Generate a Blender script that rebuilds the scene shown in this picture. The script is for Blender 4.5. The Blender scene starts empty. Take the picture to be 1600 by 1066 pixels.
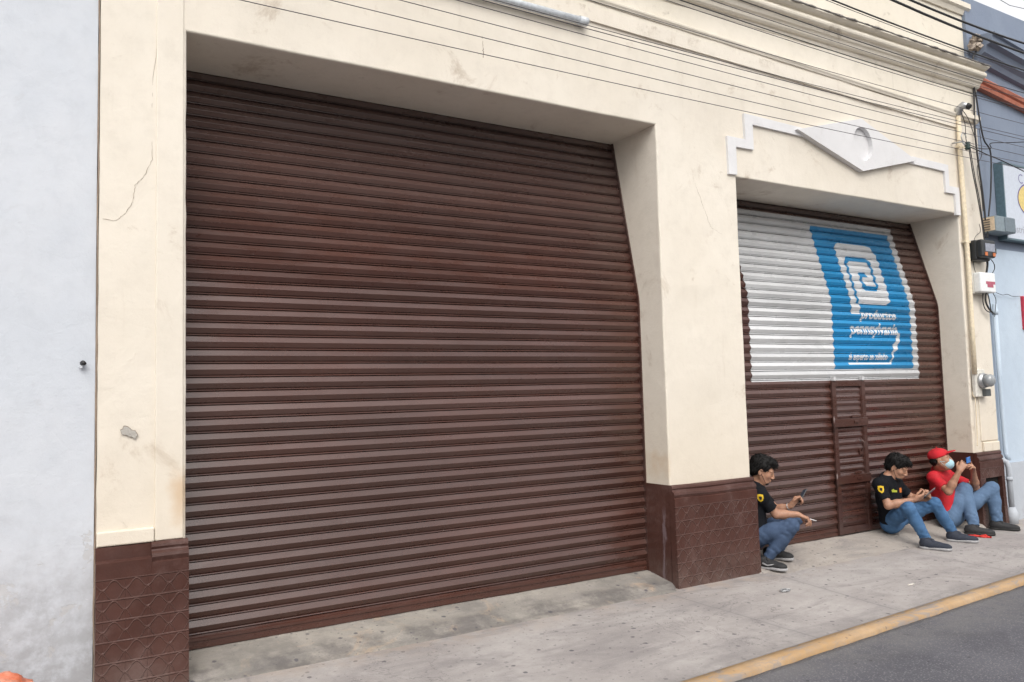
import bpy, bmesh, math, random
import numpy as np
from mathutils import Vector, Matrix, noise
R = math.radians
random.seed(4)
SC = bpy.context.scene
COL = SC.collection
# ------------------------------------------------------------------ camera, sky, sun, exposure
F_PX, ROLL, PITCH, YAW, DIST, EYE = 1233.3, -0.0271, 0.0688, 0.5375, 5.0, 1.515
cy_, sy_ = math.cos(YAW), math.sin(YAW)
FW = Vector((sy_*math.cos(PITCH), cy_*math.cos(PITCH), math.sin(PITCH)))
RT = Vector((cy_, -sy_, 0)); UP = RT.cross(FW)
RT2 = RT*math.cos(ROLL) + UP*math.sin(ROLL); UP2 = -RT*math.sin(ROLL) + UP*math.cos(ROLL)
cam = bpy.data.objects.new('camera', bpy.data.cameras.new('camera')); COL.objects.link(cam)
m = Matrix((RT2, UP2, -FW)).transposed().to_4x4(); m.translation = Vector((0, -DIST, EYE))
cam.matrix_world = m
cam.data.sensor_width = 36; cam.data.lens = 36*F_PX/1600; cam.data.clip_end = 500; cam.data.clip_start = .05
SC.camera = cam

w = bpy.data.worlds.new('World'); SC.world = w; w.use_nodes = True
nt = w.node_tree; bg = nt.nodes['Background']
sky = nt.nodes.new('ShaderNodeTexSky'); sky.sky_type = 'NISHITA'; sky.sun_disc = False
SUN_EL, SUN_AZ = 46, 203
sky.sun_elevation = R(SUN_EL); sky.sun_rotation = R(SUN_AZ); sky.air_density = 1.0; sky.dust_density = 8.0; sky.ozone_density = 1.0
hs = nt.nodes.new('ShaderNodeHueSaturation'); hs.inputs['Saturation'].default_value = .30
nt.links.new(sky.outputs[0], hs.inputs['Color']); cl = nt.nodes.new('ShaderNodeMix'); cl.data_type = 'RGBA'; cl.inputs[0].default_value = .5; cl.inputs[7].default_value = (6.5, 6.45, 6.5, 1)   # thin even cloud over the blue
nt.links.new(hs.outputs[0], cl.inputs[6]); nt.links.new(cl.outputs[2], bg.inputs[0])
bg.inputs[1].default_value = .15
sd = bpy.data.lights.new('sun', 'SUN'); sd.energy = .5; sd.angle = R(40); sd.color = (1, .95, .88)
so = bpy.data.objects.new('sun', sd); COL.objects.link(so)
a_, e_ = R(SUN_AZ), R(SUN_EL)      # rotation measured from +Y clockwise: the sun stands over the street, behind the camera
sdir = Vector((math.sin(a_)*math.cos(e_), math.cos(a_)*math.cos(e_), math.sin(e_)))
so.rotation_euler = (-sdir).to_track_quat('-Z', 'Y').to_euler()
so.location = (0, -20, 30)
SC.view_settings.view_transform = 'Standard'; SC.view_settings.look = 'None'; SC.view_settings.gamma = 1
SC.view_settings.exposure = .64

# ------------------------------------------------------------------ helpers
def at(px, py, Y):
    """world point on the upright plane y=Y that stands at photo pixel (px,py)"""
    d = RT2*((px-800)/F_PX) - UP2*((py-533)/F_PX) + FW
    c = Vector((0, -DIST, EYE)); return c + d*((Y+DIST)/d.y)
def tag(o, label=None, cat=None, group=None, kind=None):
    if label: o['label'] = label
    if cat: o['category'] = cat
    if group: o['group'] = group
    if kind: o['kind'] = kind
    return o
def empty(name, loc=(0, 0, 0)):
    o = bpy.data.objects.new(name, None); COL.objects.link(o); o.location = loc; o.empty_display_size = .1
    return o
def link(name, me, mat=None, parent=None, smooth=False):
    o = bpy.data.objects.new(name, me); COL.objects.link(o)
    if mat is not None: me.materials.append(mat)
    if parent is not None:
        o.parent = parent
        p = parent; off = Vector((0, 0, 0))
        while p is not None: off += p.location; p = p.parent
        me.transform(Matrix.Translation(-off))
    if smooth:
        me.polygons.foreach_set('use_smooth', [True]*len(me.polygons))
    me.update()
    return o
class MB:
    def __init__(s): s.v = []; s.f = []; s.sm = []
    def add(s, vs, fs, sm=False):
        n = len(s.v); s.v += [tuple(v) for v in vs]; s.f += [tuple(i+n for i in f) for f in fs]; s.sm += [sm]*len(fs); return s
    def box(s, x0, x1, y0, y1, z0, z1, mat=None):
        vs = [(x, y, z) for z in (z0, z1) for y in (y0, y1) for x in (x0, x1)]
        if mat is not None: vs = [mat @ Vector(v) for v in vs]
        return s.add(vs, [(0, 2, 3, 1), (4, 5, 7, 6), (0, 1, 5, 4), (2, 6, 7, 3), (0, 4, 6, 2), (1, 3, 7, 5)])
    def tube(s, pts, r, n=8, cap=True):
        pts = [Vector(p) for p in pts]; rs = r if isinstance(r, (list, tuple)) else [r]*len(pts)
        vs = []; prev = None
        for i, p in enumerate(pts):
            t = (pts[min(i+1, len(pts)-1)] - pts[max(i-1, 0)]).normalized()
            a = t.orthogonal().normalized() if prev is None else (prev - t*prev.dot(t)).normalized()
            prev = a; b = t.cross(a)
            for k in range(n):
                q = 2*math.pi*k/n; vs.append(p + (a*math.cos(q) + b*math.sin(q))*rs[i])
        fs = [(i*n+k, i*n+(k+1) % n, (i+1)*n+(k+1) % n, (i+1)*n+k) for i in range(len(pts)-1) for k in range(n)]
        s.add(vs, fs, True)
        if cap:
            m_ = len(s.v)-len(vs); s.f += [tuple(m_+k for k in reversed(range(n))), tuple(m_+(len(pts)-1)*n+k for k in range(n))]; s.sm += [False]*2
        return s
    def lathe(s, c, axis, prof, n=20):
        """prof: (distance along axis, radius)"""
        c = Vector(c); ax = Vector(axis).normalized()
        return s.tube([c+ax*d for d, r in prof], [max(r, 1e-4) for d, r in prof], n)
    def prism(s, prof, x0, x1, n=1, dz=None, wob=0, close=True, ends=True, skew=0):
        """prof: closed (y,z) outline, extruded along x; dz(x) lifts it"""
        k = len(prof); vs = []
        for i in range(n+1):
            x = x0+(x1-x0)*i/n; d = dz(x) if dz else 0
            for (y, z) in prof:
                q = noise.noise(Vector((x*3.1, y*9, z*3)))*wob if wob else 0
                vs.append((x+skew*(z-prof[0][1]), y+q, z+d+q*.6))
        fs = [(i*k+j, i*k+(j+1) % k, (i+1)*k+(j+1) % k, (i+1)*k+j) for i in range(n) for j in range(k if close else k-1)]
        s.add(vs, fs)
        if close and ends:
            s.add(vs[:k], [tuple(reversed(range(k)))]); s.add(vs[-k:], [tuple(range(k))])
        return s
    def build(s, name, mat=None, parent=None, bevel=0, seg=2, smooth=None):
        me = bpy.data.meshes.new(name); me.from_pydata(s.v, [], s.f); me.update()
        bm = bmesh.new(); bm.from_mesh(me)
        if bevel:
            bmesh.ops.remove_doubles(bm, verts=bm.verts, dist=1e-5)
            es = [e for e in bm.edges if len(e.link_faces) == 2 and e.calc_face_angle(0) > R(30)]
            bmesh.ops.bevel(bm, geom=es, offset=bevel, segments=seg, affect='EDGES', profile=.5, clamp_overlap=True)
        bmesh.ops.recalc_face_normals(bm, faces=bm.faces)
        bm.to_mesh(me); bm.free()
        o = link(name, me, mat, parent)
        if not bevel and smooth is None:
            me.polygons.foreach_set('use_smooth', s.sm)
        elif smooth: me.polygons.foreach_set('use_smooth', [True]*len(me.polygons))
        return o
def poly_mesh(contours, depth=0):
    """flat filled outline(s) in (x, z) -> list of triangles' verts / faces via a 2D curve"""
    cu = bpy.data.curves.new('t', 'CURVE'); cu.dimensions = '2D'; cu.fill_mode = 'BOTH'
    for c in contours:
        sp = cu.splines.new('POLY'); sp.points.add(len(c)-1); sp.use_cyclic_u = True
        for p, q in zip(sp.points, c): p.co = (q[0], q[1], 0, 1)
    o = bpy.data.objects.new('t', cu); COL.objects.link(o)
    bpy.context.view_layer.update()
    me = bpy.data.meshes.new_from_object(o.evaluated_get(bpy.context.evaluated_depsgraph_get()))
    bpy.data.objects.remove(o); bpy.data.curves.remove(cu)
    return me
def text_mesh(txt, size, shear=0, bold=0, sx=1, space=1):
    cu = bpy.data.curves.new('t', 'FONT'); cu.body = txt; cu.size = size; cu.shear = shear; cu.offset = bold; cu.space_character = space; cu.resolution_u = 4
    o = bpy.data.objects.new('t', cu); COL.objects.link(o); bpy.context.view_layer.update()
    me = bpy.data.meshes.new_from_object(o.evaluated_get(bpy.context.evaluated_depsgraph_get()))
    bpy.data.objects.remove(o); bpy.data.curves.remove(cu)
    me.transform(Matrix.Diagonal((sx, 1, 1, 1)))
    return me
def sphere_mb(c, r, n=10, sc=(1, 1, 1)):
    mb = MB(); vs = []; fs = []
    for i in range(n+1):
        t = math.pi*i/n
        for j in range(2*n):
            p = math.pi*j/n
            vs.append((c[0]+r*sc[0]*math.sin(t)*math.cos(p), c[1]+r*sc[1]*math.sin(t)*math.sin(p), c[2]+r*sc[2]*math.cos(t)))
    for i in range(n):
        for j in range(2*n):
            fs.append((i*2*n+j, (i+1)*2*n+j, (i+1)*2*n+(j+1) % (2*n), i*2*n+(j+1) % (2*n)))
    return mb.add(vs, fs, True)

# ------------------------------------------------------------------ materials
class NT:
    """small node-graph helper"""
    def __init__(s, name, rough=.8, spec=.5, metal=0):
        s.m = bpy.data.materials.new(name); s.m.use_nodes = True; s.t = s.m.node_tree; s.b = s.t.nodes['Principled BSDF']
        s.b.inputs['Roughness'].default_value = rough; s.b.inputs['Metallic'].default_value = metal
        s.b.inputs['Specular IOR Level'].default_value = spec
        s.tc = s.t.nodes.new('ShaderNodeTexCoord')
        gm = s.t.nodes.new('ShaderNodeNewGeometry'); s.pos = gm.outputs['Position']; s.geo = gm
        s.h = None
    def n(s, k): return s.t.nodes.new(k)
    def L(s, a, b): s.t.links.new(a, b)
    def setv(s, sock, v):
        if hasattr(v, 'is_output') or isinstance(v, bpy.types.NodeSocket): s.L(v, sock)
        else: sock.default_value = v
    def math(s, op, a, b=0, c=None, clamp=False):
        q = s.n('ShaderNodeMath'); q.operation = op; q.use_clamp = clamp; s.setv(q.inputs[0], a); s.setv(q.inputs[1], b)
        if c is not None: s.setv(q.inputs[2], c)
        return q.outputs[0]
    def scale(s, v):
        q = s.n('ShaderNodeMapping'); s.L(s.pos, q.inputs[0]); q.inputs['Scale'].default_value = v; return q.outputs[0]
    def noise(s, sc, detail=4, rough=.6, vec=None, dist=0):
        q = s.n('ShaderNodeTexNoise'); q.inputs['Scale'].default_value = sc; q.inputs['Detail'].default_value = detail
        q.inputs['Roughness'].default_value = rough; q.inputs['Distortion'].default_value = dist
        s.L(vec if vec is not None else s.pos, q.inputs['Vector']); return q.outputs[0]
    def ramp(s, f, lo, hi, a=0., b=1.):
        q = s.n('ShaderNodeMapRange'); q.inputs[1].default_value = lo; q.inputs[2].default_value = hi; q.inputs[3].default_value = a; q.inputs[4].default_value = b
        q.interpolation_type = 'SMOOTHSTEP'; s.setv(q.inputs[0], f); return q.outputs[0]
    def mix(s, f, a, b, mode='MIX'):
        q = s.n('ShaderNodeMix'); q.data_type = 'RGBA'; q.blend_type = mode; s.setv(q.inputs[0], f)
        for k, v in ((6, a), (7, b)):
            if isinstance(v, tuple): q.inputs[k].default_value = (*v, 1) if len(v) == 3 else v
            else: s.L(v, q.inputs[k])
        return q.outputs[2]
    def xyz(s):
        q = s.n('ShaderNodeSeparateXYZ'); s.L(s.pos, q.inputs[0]); return q.outputs
    def voro(s, sc, vec=None, feat='F1', out=0, rnd=1):
        q = s.n('ShaderNodeTexVoronoi'); q.inputs['Scale'].default_value = sc; q.feature = feat; q.inputs['Randomness'].default_value = rnd
        s.L(vec if vec is not None else s.pos, q.inputs['Vector']); return q.outputs[out]
    def bump(s, h, dist, strength=1):
        q = s.n('ShaderNodeBump'); q.inputs['Distance'].default_value = dist; q.inputs['Strength'].default_value = strength
        s.L(h, q.inputs['Height'])
        if s.h is not None: s.L(s.h, q.inputs['Normal'])
        s.h = q.outputs[0]; s.L(s.h, s.b.inputs['Normal'])
    def out(s, col, rough=None):
        s.setv(s.b.inputs['Base Color'], (*col, 1) if isinstance(col, tuple) else col)
        if rough is not None: s.setv(s.b.inputs['Roughness'], rough)
        return s.m
def simple(name, col, rough=.7, var=.12, sc=30, metal=0, spec=.5, bump=0, bsc=120):
    g = NT(name, rough, spec, metal); nz = g.noise(sc, 3)
    c = g.mix(g.ramp(nz, .3, .7), tuple(x*(1-var) for x in col), tuple(min(1, x*(1+var)) for x in col))
    if bump: g.bump(g.noise(bsc, 3), bump)
    return g.out(c, g.ramp(nz, .3, .7, rough*.92, min(1, rough*1.08)))
def plaster(name, c1, c2, stain, dirt=.5, low=None, peel=None, streak=True, rust=False):
    g = NT(name, .88, .3); x, y, z = g.xyz()
    c = g.mix(g.ramp(g.noise(.8, 5), .35, .65), c1, c2)
    c = g.mix(g.ramp(g.noise(7, 6, .7), .42, .75, 0, .4), c, tuple(v*.84 for v in c1)); c = g.mix(g.ramp(g.noise(.45, 4, .6), .4, .62, 0, .35), c, tuple(v*.9 for v in c1))
    mst = g.math('MULTIPLY', g.ramp(g.noise(2.2, 8, .72, dist=.6), .57, .72), dirt)
    c = g.mix(mst, c, stain)
    if streak:
        sv = g.scale((7, 7, .7)); st = g.math('MULTIPLY', g.ramp(g.noise(1.2, 6, .65, sv), .58, .8), .38*dirt); c = g.mix(st, c, stain)
    sp = g.ramp(g.voro(4.2), .035, .02); sp = g.math('MULTIPLY', sp, g.ramp(g.noise(1.1), .5, .6)); c = g.mix(g.math('MULTIPLY', sp, .6), c, (.16, .12, .09))
    if rust:
        for (rx, rz, rr) in ((.70, .98, .22), (4.40, .90, .20)):
            d = g.math('SQRT', g.math('ADD', g.math('POWER', g.math('MULTIPLY', g.math('SUBTRACT', x, rx), 2.2), 2), g.math('POWER', g.math('SUBTRACT', z, rz), 2)))
            d = g.math('ADD', d, g.math('MULTIPLY', g.math('SUBTRACT', g.noise(9), .5), .22))
            c = g.mix(g.ramp(d, rr, .02, 0, .55), c, (.50, .28, .10))
        d = g.ramp(g.math('ABSOLUTE', g.math('SUBTRACT', z, 4.64)), .16, .0); d = g.math('MULTIPLY', d, g.ramp(g.noise(3, 8, .75), .52, .66, 0, .5)); c = g.mix(d, c, (.27, .21, .14))
        d = g.math('MULTIPLY', g.ramp(z, 3.9, 4.5), g.ramp(g.noise(2.6, 8, .8, dist=1), .56, .7, 0, .32)); c = g.mix(d, c, (.42, .33, .24))
        d = g.math('MULTIPLY', g.ramp(z, 1.8, .7), .28); c = g.mix(d, c, g.mix(g.noise(5), (.62, .52, .38), (.70, .61, .47)))
    if low:
        z0, z1, lc = low
        f = g.math('MULTIPLY', g.ramp(g.math('ADD', z, g.math('MULTIPLY', g.math('SUBTRACT', g.noise(3, 8, .7), .5), 1.5)), z1, z0), g.ramp(g.noise(10, 6, .7), .3, .6, .25, .75))
        c = g.mix(f, c, lc)
    hgt = g.noise(14, 6, .65)
    if peel:
        pf = g.ramp(g.math('ADD', g.noise(3.2, 9, .66, dist=.4), g.ramp(z, 1.9, .2, (-.015 if rust else -.06), (-.005 if rust else .10))), .655, .67)
        c = g.mix(g.math('MULTIPLY', pf, .5), c, peel); hgt = g.math('SUBTRACT', hgt, g.math('MULTIPLY', pf, .35))
        pf2 = g.ramp(g.math('ADD', g.noise(4.5, 9, .66, g.scale((1, 1, 1.3)), dist=.4), g.ramp(z, 1.2, 0, -.08, .04)), .66, .67)
        c = g.mix(g.math('MULTIPLY', pf2, .0 if rust else .7), c, (.66, .67, .72))
    g.bump(g.noise(3.1, 4, .6), .012, .25); g.bump(hgt, .008, .4); g.bump(g.noise(90, 4, .7), .002, .5)
    g.bump(g.ramp(g.voro(2.3, g.scale((1, 1, 1)), 'DISTANCE_TO_EDGE'), 0, .02), .0008, .3)
    return g.out(c)
M = {}
M['cream'] = plaster('cream_plaster', (.72, .665, .575), (.76, .71, .625), (.42, .34, .26), .65, rust=True, peel=(.62, .565, .48))
M['cream_trim'] = plaster('cream_trim_plaster', (.72, .67, .57), (.76, .71, .62), (.33, .28, .22), .7)
M['white'] = plaster('white_trim_paint', (.70, .70, .71), (.74, .74, .75), (.5, .48, .45), .25, streak=False)
M['left'] = plaster('pale_blue_plaster', (.555, .59, .64), (.61, .635, .675), (.42, .42, .43), .45, low=(-.15, 1.1, (.27, .265, .27)), peel=(.47, .46, .45))
M['rightlow'] = plaster('light_blue_plaster', (.47, .56, .66), (.53, .62, .71), (.35, .4, .45), .3)
M['rightup'] = plaster('slate_blue_plaster', (.20, .24, .315), (.235, .28, .355), (.16, .18, .22), .3)
M['skirt'] = plaster('grey_skirt_plaster', (.44, .48, .53), (.5, .53, .57), (.3, .3, .3), .5)
M['orange'] = simple('orange_paint', (.46, .16, .10), .6, .15, 12, bump=.001)
M['white_pvc'] = simple('white_plastic_pipe', (.62, .66, .70), .45)
M['black'] = simple('black_cable', (.018, .018, .02), .5)
M['wire'] = simple('dark_wire', (.05, .045, .055), .6)
M['dark'] = simple('hole_shade', (.01, .01, .01), .9)
M['steel'] = simple('galvanised_metal', (.45, .46, .47), .4, metal=.7)
M['greybox'] = simple('grey_painted_metal', (.20, .25, .28), .5)
M['beige'] = simple('beige_louver', (.62, .50, .36), .6)
M['cable_cream'] = simple('cream_painted_pipe', (.74, .64, .47), .6, .1)

def wainscot_mat():
    g = NT('brown_tile_paint', .5, .4); x, y, z = g.xyz()
    P_ = .1125
    u = g.math('DIVIDE', g.math('SUBTRACT', x, .015), P_); v0 = g.math('DIVIDE', g.math('ADD', z, -.0015+P_*20), P_)
    v = g.math('FRACT', v0); cs = g.math('COSINE', g.math('MULTIPLY', u, 2*math.pi))
    def line(d, wdt, amp): return g.ramp(g.math('ABSOLUTE', d), wdt, wdt*.25, 0, amp)
    w1 = g.math('ADD', g.math('MULTIPLY', cs, .22), .72); w2 = g.math('MULTIPLY', g.math('POWER', g.math('MULTIPLY', g.math('SUBTRACT', 1, cs), .5), 1.8), .49)
    a = line(g.math('SUBTRACT', v, w1), .065, 1.); b = g.math('MULTIPLY', line(g.math('SUBTRACT', v, w2), .065, .9), g.ramp(v, .05, .12))
    hl = line(g.math('SUBTRACT', g.math('FRACT', g.math('ADD', v0, .5)), .5), .055, 1.)
    vl = line(g.math('SUBTRACT', g.math('FRACT', g.math('ADD', u, 1.0)), .5), .02, .45)
    pat = g.math('MAXIMUM', g.math('MAXIMUM', a, b), g.math('MAXIMUM', hl, vl))
    pat = g.math('MULTIPLY', pat, g.ramp(z, .5675, .565)); pat = g.math('MULTIPLY', pat, g.ramp(y, -.05, -.052))
    wear = g.ramp(g.noise(5, 6, .7), .38, .6); pat = g.math('MULTIPLY', pat, g.ramp(g.noise(6, 5, .7), .3, .55, .35, 1))
    c = g.mix(g.ramp(g.noise(2.5, 6, .65), .35, .7), (.060, .024, .018), (.084, .036, .028))
    c = g.mix(g.math('MULTIPLY', g.ramp(g.noise(3.2, 8, .75), .50, .72), .5), c, (.17, .11, .10))
    c = g.mix(g.math('MULTIPLY', pat, .28), c, (.17, .10, .085))  # highlight on the raised ridges, painted as a lighter colour
    d = g.math('MULTIPLY', g.ramp(z, .28, -.1), g.ramp(g.noise(7, 7, .7), .35, .7, .1, .5)); c = g.mix(d, c, (.17, .13, .115))
    # a pale paint drip on the side of the middle pier
    dx = g.math('ABSOLUTE', g.math('SUBTRACT', y, g.math('ADD', .085, g.math('MULTIPLY', g.math('SUBTRACT', g.noise(6), .5), .10))))
    dr = g.math('MULTIPLY', g.ramp(dx, .035, .012), g.math('MULTIPLY', g.ramp(x, 4.475, 4.465), g.ramp(x, 4.40, 4.43))); dr = g.math('MULTIPLY', dr, g.ramp(g.noise(30, 3, .7, g.scale((1, 1, .12))), .42, .55)); dr = g.math('MULTIPLY', dr, g.ramp(z, .58, .45))
    c = g.mix(g.math('MULTIPLY', dr, .5), c, (.25, .20, .22))
    g.bump(g.noise(16, 6, .65), .006, .5); g.bump(g.noise(110, 3), .0015, .5); g.bump(pat, .005, 1)
    return g.out(c, g.ramp(g.noise(6, 5), .3, .7, .28, .55))
M['tile'] = wainscot_mat()

def shutter_mat(name, base, dust=.35, spec=.72):
    g = NT(name, .30, spec); x, y, z = g.xyz()
    c = g.mix(g.ramp(g.noise(1.6, 5, .6, g.scale((.4, 1, 1))), .35, .65), tuple(v*.85 for v in base), tuple(v*1.15 for v in base))
    f = g.math('MULTIPLY', g.ramp(g.noise(3, 7, .7, g.scale((1, 1, 2.2))), .35, .75), dust)
    ct = tuple(.09+v*.5 for v in base)
    c = g.mix(f, c, ct)
    c = g.mix(g.math('MULTIPLY', g.ramp(z, 2.3, 3.6), .22), c, (.16, .15, .145))
    sp = g.math('MULTIPLY', g.ramp(g.voro(5.5, g.scale((1, 1, 2))), .03, .015), g.ramp(g.noise(2), .5, .58)); c = g.mix(g.math('MULTIPLY', sp, .5), c, (.4, .36, .33))
    ix = g.math('FLOOR', g.math('DIVIDE', g.math('SUBTRACT', z, .094), .0885)); wn = g.n('ShaderNodeTexWhiteNoise'); wn.noise_dimensions = '1D'; g.L(ix, wn.inputs['W'])
    c = g.mix(g.ramp(wn.outputs[0], 0, 1, 0, .30), c, tuple(v*.55 for v in base)); c = g.mix(g.math('MULTIPLY', g.math('GREATER_THAN', wn.outputs[0], .93), .3), c, tuple(v*1.5+.03 for v in base))
    scr = g.math('MULTIPLY', g.ramp(g.noise(3, 3, .6, g.scale((1.2, 1, 90))), .66, .72), g.ramp(g.noise(1.3, 3), .5, .6)); c = g.mix(g.math('MULTIPLY', scr, .35), c, tuple(min(1, v+.16) for v in base))
    g.bump(g.noise(5, 3, .5, g.scale((1, 1, .4))), .004, .25); g.bump(g.noise(160, 3), .0006, .5)
    return g.out(c, g.ramp(g.noise(3, 6, .6, g.scale((1, 1, 3))), .3, .7, .22, .38))
M['shutter'] = shutter_mat('brown_shutter_paint', (.072, .028, .020), .12)
M['wicket'] = shutter_mat('brown_wicket_paint', (.060, .024, .018), .2)
M['p_white'] = shutter_mat('white_shutter_paint', (.56, .57, .58), .12, .3)
M['p_blue'] = shutter_mat('blue_shutter_paint', (.012, .215, .46), .10, .3)
M['p_letter'] = shutter_mat('white_letter_paint', (.62, .64, .66), .05, .3)

def concrete(name, c1, c2, joints=True, gum=True, apron=False):
    g = NT(name, .9, .25); x, y, z = g.xyz()
    c = g.mix(g.ramp(g.noise(1.1, 6, .65), .35, .68), c1, c2)
    c = g.mix(g.ramp(g.noise(9, 8, .75), .42, .8, 0, .4), c, tuple(v*.72 for v in c1))
    c = g.mix(g.ramp(g.noise(2.4, 6, .7, g.scale((.5, 1.6, 1)), dist=.8), .45, .70, 0, .62), c, (.215, .20, .20))
    c = g.mix(g.math('MULTIPLY', g.ramp(g.noise(160, 2), .5, .75), .3), c, tuple(v*1.25 for v in c2))
    c = g.mix(g.math('MULTIPLY', g.ramp(g.noise(.9, 6, .75, dist=1.5), .55, .66), .30), c, tuple(v*1.22 for v in c2))
    c = g.mix(g.ramp(g.noise(38, 4, .7), .55, .75, 0, .35), c, tuple(v*.6 for v in c1))
    if apron:
        f = g.math('MULTIPLY', g.ramp(g.noise(1.3, 7, .7), .46, .6), .65); c = g.mix(f, c, (.19, .18, .165))
        c = g.mix(g.ramp(g.noise(2.9, 6, .7, dist=1), .56, .72, 0, .45), c, (.55, .40, .27))
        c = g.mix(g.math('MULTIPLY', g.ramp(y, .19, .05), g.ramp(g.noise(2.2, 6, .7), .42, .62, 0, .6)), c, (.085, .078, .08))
    if gum:
        for sc, r0, amt, off in ((6.5, .13, .8, 0), (11, .13, .65, 3.3), (19, .14, .55, 7.7)):
            vv = g.n('ShaderNodeVectorMath'); vv.operation = 'ADD'; g.L(g.scale((1, 1, 0)), vv.inputs[0]); vv.inputs[1].default_value = (off, off*2, 0)
            q = g.n('ShaderNodeTexVoronoi'); q.inputs['Scale'].default_value = sc; g.L(vv.outputs[0], q.inputs['Vector'])
            q.voronoi_dimensions = '2D'
            sp = g.n('ShaderNodeSeparateXYZ'); g.L(q.outputs['Color'], sp.inputs[0])
            dd = g.math('ADD', q.outputs['Distance'], g.math('MULTIPLY', g.math('SUBTRACT', g.noise(45), .5), .16))
            mk = g.math('MULTIPLY', g.ramp(dd, r0*.9, r0*.5), g.ramp(g.math('ADD', sp.outputs[0], g.math('MULTIPLY', g.math('SUBTRACT', g.noise(.9, 2), .5), .7)), .70, .72)); mk = g.math('MULTIPLY', mk, g.ramp(sp.outputs[1], 0, 1, .35, 1))
            c = g.mix(g.math('MULTIPLY', mk, amt), c, (.085, .08, .095))
    hgt = g.noise(20, 7, .7)
    if joints:
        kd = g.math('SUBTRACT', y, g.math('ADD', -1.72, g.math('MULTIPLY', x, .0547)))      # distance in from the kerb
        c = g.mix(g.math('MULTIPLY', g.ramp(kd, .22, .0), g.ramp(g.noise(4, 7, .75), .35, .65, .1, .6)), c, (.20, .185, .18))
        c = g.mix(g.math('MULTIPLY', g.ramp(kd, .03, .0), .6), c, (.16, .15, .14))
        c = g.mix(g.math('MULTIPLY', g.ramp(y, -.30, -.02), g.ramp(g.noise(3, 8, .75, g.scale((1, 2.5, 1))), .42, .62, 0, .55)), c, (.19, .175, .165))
        ck = g.ramp(g.math('ABSOLUTE', g.math('SUBTRACT', g.noise(1.1, 9, .62, dist=.6), .5)), .0035, .0012); ck = g.math('MULTIPLY', ck, g.ramp(g.noise(.7, 2), .5, .6)); c = g.mix(g.math('MULTIPLY', ck, .55), c, (.12, .11, .11))
        wv = g.math('MULTIPLY', g.math('SUBTRACT', g.noise(4, 4), .5), .03)
        jx = None
        for xx, sk in ((1.05, 0), (4.28, -.055), (5.48, .1), (7.2, .02), (8.9, .02), (10.6, 0)):
            d = g.math('ABSOLUTE', g.math('SUBTRACT', g.math('ADD', x, wv), g.math('ADD', xx, g.math('MULTIPLY', y, sk))))
            jx = d if jx is None else g.math('MINIMUM', jx, d)
        jm = g.ramp(jx, .016, .003); c = g.mix(g.math('MULTIPLY', jm, .36), c, (.16, .15, .15))
        c = g.mix(g.ramp(jx, .12, .0, 0, .22), c, (.24, .23, .23))
        hgt = g.math('SUBTRACT', hgt, g.math('MULTIPLY', jm, .35))
        c = g.mix(g.math('MULTIPLY', g.ramp(y, -.45, .0), g.ramp(g.noise(5, 7, .7), .4, .65, 0, .5)), c, (.42, .33, .26))
    g.bump(hgt, .008, .5); g.bump(g.noise(120, 4, .7), .002, .6)
    return g.out(c)
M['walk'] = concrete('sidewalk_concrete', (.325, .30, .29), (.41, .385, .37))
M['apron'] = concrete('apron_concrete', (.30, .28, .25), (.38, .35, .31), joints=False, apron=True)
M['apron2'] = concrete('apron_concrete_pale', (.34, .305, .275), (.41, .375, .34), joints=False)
def kerb_mat():
    g = NT('worn_yellow_paint', .8, .3); x, y, z = g.xyz()
    c = g.mix(g.ramp(g.noise(2, 6, .7), .35, .7), (.43, .275, .135), (.49, .35, .22))
    c = g.mix(g.ramp(g.noise(14, 8, .75), .42, .7, 0, .8), c, (.36, .27, .19))
    c = g.mix(g.ramp(g.noise(5, 8, .75, g.scale((.6, 2, 1)), dist=1), .50, .62, 0, .85), c, (.27, .25, .24))
    c = g.mix(g.ramp(g.voro(13), .16, .1, 0, .5), c, (.15, .12, .1))
    g.bump(g.noise(25, 7, .7), .008, .6); return g.out(c)
M['kerb'] = kerb_mat()
def asphalt():
    g = NT('asphalt', .85, .4); x, y, z = g.xyz()
    c = g.mix(g.ramp(g.noise(1, 6, .6), .35, .7), (.080, .080, .095), (.115, .114, .13))
    c = g.mix(g.ramp(g.voro(60), .40, .15, 0, .7), c, (.24, .235, .24))
    c = g.mix(g.ramp(g.noise(2.2, 7, .7, dist=1), .5, .72, 0, .35), c, (.05, .05, .06))
    c = g.mix(g.ramp(g.noise(220, 2), .55, .8, 0, .8), c, (.22, .21, .22))
    c = g.mix(g.ramp(g.voro(9), .12, .05, 0, .7), c, (.02, .02, .025))
    c = g.mix(g.ramp(g.noise(1.6, 5, .6, g.scale((.15, 1.2, 1))), .55, .8, 0, .35), c, (.15, .15, .16))
    dk = g.math('ADD', g.math('MULTIPLY', x, -.055), g.math('MULTIPLY', y, -1))
    c = g.mix(g.math('MULTIPLY', g.ramp(dk, 1.80, 1.40), g.ramp(g.noise(6, 6, .7), .3, .6, .1, .5)), c, (.17, .165, .16))
    g.bump(g.voro(110), .005, .7); g.bump(g.noise(30, 6, .7), .008, .5)
    return g.out(c)
M['asphalt'] = asphalt()
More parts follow.
